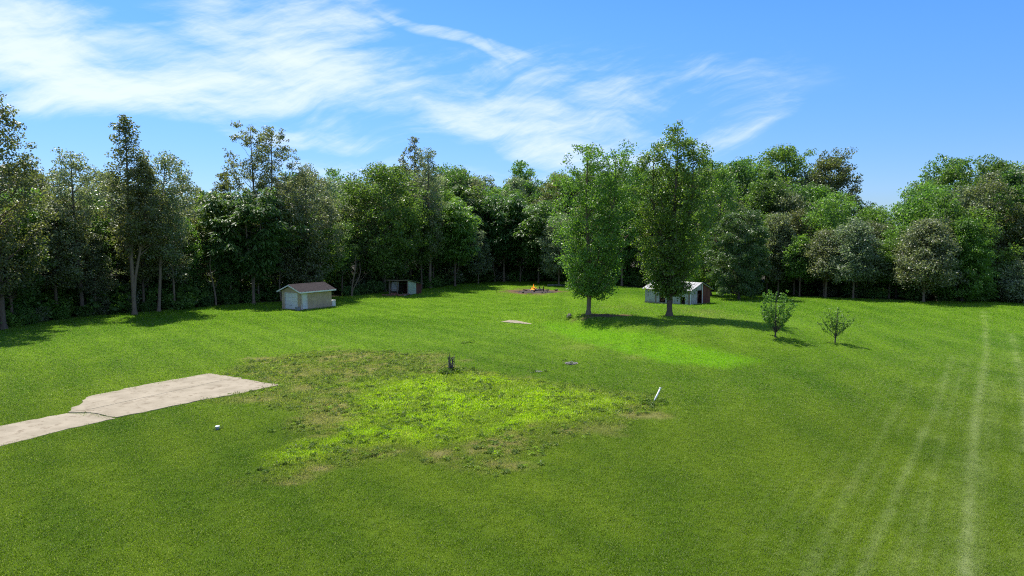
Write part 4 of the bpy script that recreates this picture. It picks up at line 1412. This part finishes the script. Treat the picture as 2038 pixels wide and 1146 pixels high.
# stump-like rock with weeds beside the pad
p0 = at(1133, 632)
rk = thing('field_stone', 'pale stone half hidden in weeds left of the twin-topped cottonwood', 'stone', p0)
rg = np.random.default_rng(3)
me_pts = []
stn = MB()
n_ = 9
ring = []
for rr, zz in ((.22, -.08), (.25, .1), (.2, .28), (.1, .4)):
    ring.append([(rr * (1 + rg.normal(0, .12)) * math.cos(j * 6.283 / n_), rr * (1 + rg.normal(0, .12)) * math.sin(j * 6.283 / n_), zz + rg.normal(0, .03)) for j in range(n_)])
stn.v = [q_ for r_ in ring for q_ in r_]
stn.f = [[i_ * n_ + j, i_ * n_ + (j + 1) % n_, (i_ + 1) * n_ + (j + 1) % n_, (i_ + 1) * n_ + j] for i_ in range(3) for j in range(n_)] + [[3 * n_ + j for j in range(n_)]]
stn.build('stone', ROCK, rk)


# ------------------------------------------------------------------ grass and weeds: too many to count
def tuft_mesh(name, seed, blades, rad, h, w, bend=0.5):
    rg_ = np.random.default_rng(seed)
    V, Fq = [], []
    for _ in range(blades):
        r_ = rad * math.sqrt(rg_.random())
        th = rg_.uniform(0, 6.283)
        b_ = np.array([r_ * math.cos(th), r_ * math.sin(th), -.012])
        hh_ = h * rg_.uniform(.5, 1.25)
        ta = rg_.uniform(0, 6.283)
        lean_ = np.array([math.cos(ta), math.sin(ta), 0]) * hh_ * bend * rg_.uniform(.2, 1.3)
        sd_ = np.array([-math.sin(ta), math.cos(ta), 0]) * w * rg_.uniform(.6, 1.3)
        k_ = len(V)
        mid = b_ + lean_ * .35 + np.array([0, 0, hh_ * .62])
        tip = b_ + lean_ + np.array([0, 0, hh_])
        V += [b_ - sd_ * .5, b_ + sd_ * .5, mid + sd_ * .45, mid - sd_ * .45, tip + sd_ * .1, tip - sd_ * .1]
        Fq += [(k_, k_ + 1, k_ + 2, k_ + 3), (k_ + 3, k_ + 2, k_ + 4, k_ + 5)]
    return quad_mesh(name, np.array(V), np.array(Fq), BLADE)


def scatter(name, label, cat, XY, scale, tint, inst_mesh, seed):
    rg_ = np.random.default_rng(seed)
    n_ = len(XY)
    me = bpy.data.meshes.new(name)
    co = np.concatenate([XY, height(XY[:, 0], XY[:, 1])[:, None]], 1).astype(np.float32)
    me.vertices.add(n_)
    me.vertices.foreach_set('co', co.ravel())
    at_ = me.attributes.new('size', 'FLOAT', 'POINT')
    at_.data.foreach_set('value', scale.astype(np.float32))
    at_ = me.attributes.new('turn', 'FLOAT_VECTOR', 'POINT')
    tv = np.stack([rg_.normal(0, .12, n_), rg_.normal(0, .12, n_), rg_.uniform(0, 6.283, n_)], 1)
    at_.data.foreach_set('vector', tv.astype(np.float32).ravel())
    at_ = me.attributes.new('tint', 'FLOAT_COLOR', 'POINT')
    at_.data.foreach_set('color', np.concatenate([tint, np.ones((n_, 1))], 1).astype(np.float32).ravel())
    o = link(name, me)
    src = bpy.data.objects.new(name + '_tuft', inst_mesh)
    ng = bpy.data.node_groups.new(name, 'GeometryNodeTree')
    ng.interface.new_socket('Geometry', in_out='INPUT', socket_type='NodeSocketGeometry')
    ng.interface.new_socket('Geometry', in_out='OUTPUT', socket_type='NodeSocketGeometry')
    g = NT(ng)
    gi, go = g.n('NodeGroupInput'), g.n('NodeGroupOutput')
    oi = g.n('GeometryNodeObjectInfo')
    oi.inputs['Object'].default_value = src
    ip = g.n('GeometryNodeInstanceOnPoints')
    a1 = g.n('GeometryNodeInputNamedAttribute', data_type='FLOAT')
    a1.inputs['Name'].default_value = 'size'
    a2 = g.n('GeometryNodeInputNamedAttribute', data_type='FLOAT_VECTOR')
    a2.inputs['Name'].default_value = 'turn'
    e2 = g.n('FunctionNodeEulerToRotation')
    g.l(a2.outputs['Attribute'], e2.inputs[0])
    g.l(gi.outputs[0], ip.inputs['Points'])
    g.l(oi.outputs['Geometry'], ip.inputs['Instance'])
    g.l(a1.outputs['Attribute'], ip.inputs['Scale'])
    g.l(e2.outputs[0], ip.inputs['Rotation'])
    g.l(ip.outputs[0], go.inputs[0])
    md = o.modifiers.new('scatter', 'NODES')
    md.node_group = ng
    return tag(o, label, cat, kind='stuff')


SLABS = [polyw([(178, 789), (417, 743.5), (555, 767), (232, 832), (134, 822)]), polyw([(132, 822), (232, 834), (0, 888), (-400, 1000), (-400, 945), (0, 848)]),
         polyw([(997, 641), (1015, 637), (1073, 641.5), (1049, 645.5)])]


def lawn_points(n_, y0, y1, seed, power=1.0, pad_=1.5):
    rg_ = np.random.default_rng(seed)
    yv = y0 + (y1 - y0) * rg_.random(n_ * 2)
    keep = rg_.random(n_ * 2) < ((yv / y1) if power > 0 else 1)
    yv = yv[keep][:n_]
    xv = (rg_.random(len(yv)) * 2 - 1) * (yv * 0.77 + pad_)
    return np.stack([xv, yv], 1)


def keep_grass(XY, lo=0.0, seed=0):
    x, y = XY[:, 0], XY[:, 1]
    m = masks(x, y)
    ok = m['wood'] < .6
    for P in SLABS:
        ok &= poly_sd(x, y, P) > lo
    rg_ = np.random.default_rng(seed)
    ok &= rg_.random(len(x)) > m['dirt'] * 1.1
    ok &= rg_.random(len(x)) > m['dry'] * .75
    return XY[ok], {k_: v_[ok] for k_, v_ in m.items()}


for nm, n_, y0, y1, sc, msh, lb in (
        ('near_lawn_grass', 110000, 14.5, 38, 1.0, tuft_mesh('near_tuft', 1, 18, .16, .045, .010, .9), 'short mown grass blades of the near lawn'),
        ('middle_lawn_grass', 150000, 28, 74, 1.0, tuft_mesh('middle_tuft', 2, 18, .27, .055, .018, .9), 'short mown grass blades of the middle lawn'),
        ('back_lawn_grass', 120000, 58, 125, 1.0, tuft_mesh('back_tuft', 3, 18, .42, .07, .034, .9), 'short mown grass blades of the back lawn')):
    XY = lawn_points(n_, y0, y1, n_)
    rg = np.random.default_rng(n_ + 5)
    XY = XY[rg.random(len(XY)) < (sstep(XY[:, 1], y0, y0 + 10) if y0 > 20 else 1) * sstep(XY[:, 1], y1, y1 - 10)]
    XY, m = keep_grass(XY, -.07, n_)
    tint = ground_colour(m, len(XY)) * 1.5
    rg = np.random.default_rng(n_)
    tint *= rg.uniform(.86, 1.14, (len(XY), 1))
    size = (1 + .5 * m['weed'] + .35 * m['thin'] - .3 * m['track']) * rg.uniform(.7, 1.25, len(XY)) * sc
    scatter(nm, lb, 'grass', XY, size, tint, msh, n_ + 1)


# darker broad-leaved weeds in the rough patch
def weed_mesh(name, seed, n_, r_, h_):
    rg_ = np.random.default_rng(seed)
    V = []
    for _ in range(n_):
        th = rg_.uniform(0, 6.283)
        rr = r_ * math.sqrt(rg_.random())
        c_ = np.array([rr * math.cos(th), rr * math.sin(th), h_ * rg_.random()])
        a_ = np.array([math.cos(th), math.sin(th), rg_.uniform(-.3, .6)]) + rg_.normal(0, .3, 3)
        a_ /= np.linalg.norm(a_)
        b_ = np.cross(a_, np.array([0, 0, 1.0]) + rg_.normal(0, .4, 3))
        b_ /= np.linalg.norm(b_)
        s_ = rg_.uniform(.05, .10)
        V += [c_ - a_ * s_ * .6, c_ + b_ * s_ * .35, c_ + a_ * s_ * .6, c_ - b_ * s_ * .35]
    return quad_mesh(name, np.array(V), np.arange(len(V)).reshape(-1, 4), BLADE)


rg = np.random.default_rng(77)
bb0, bb1 = P_THIN.min(0), P_THIN.max(0)
XY = bb0 + (bb1 - bb0) * rg.random((10000, 2))
x, y = XY[:, 0], XY[:, 1]
m = masks(x, y)
cl_ = fbm(x / .9, y / .9, 91, 3)
ok = (rg.random(len(x)) < m['thin'] * np.clip((cl_ - .42) * 6, .03, 1)) & (poly_sd(x, y, SLABS[0]) > .1)
XY, m = XY[ok], {k_: v_[ok] for k_, v_ in m.items()}
tint = np.where(rg.random((len(XY), 1)) < .7, np.array([[.090, .155, .020]]), np.array([[.17, .28, .012]])) * rg.uniform(.8, 1.25, (len(XY), 1))
scatter('patch_weeds', 'broad-leaved weeds dotted over the rough yellow-green patch', 'weeds', XY, rg.uniform(.5, 1.15, len(XY)), tint, weed_mesh('weed', 5, 26, .13, .12), 78)

# weeds hugging the small things
XY, sz = [], []
for (px, py, r_, n_, s_) in ((895, 742, .55, 60, 1.2), (1301, 801, .6, 50, .8), (1133, 633, .35, 16, 1.1), (1072, 740, .4, 8, .8), (433, 853, .3, 5, .5), (930, 683, .35, 10, .9), (1137, 722, .6, 10, .8)):
    c_ = at(px, py)
    for _ in range(n_):
        th, rr = rg.uniform(0, 6.283), r_ * math.sqrt(rg.random())
        XY.append((c_[0] + rr * math.cos(th) * 1.3, c_[1] + rr * math.sin(th) * 1.3))
        sz.append(s_ * rg.uniform(.6, 1.3))
XY = np.array(XY)
tint = np.where(rg.random((len(XY), 1)) < .6, np.array([[.075, .14, .018]]), np.array([[.14, .24, .02]]))
scatter('tall_weeds', 'taller weeds grown around the stub, pipe and stones on the lawn', 'weeds', XY, np.array(sz), tint, weed_mesh('tall_weed', 6, 30, .14, .2), 79)
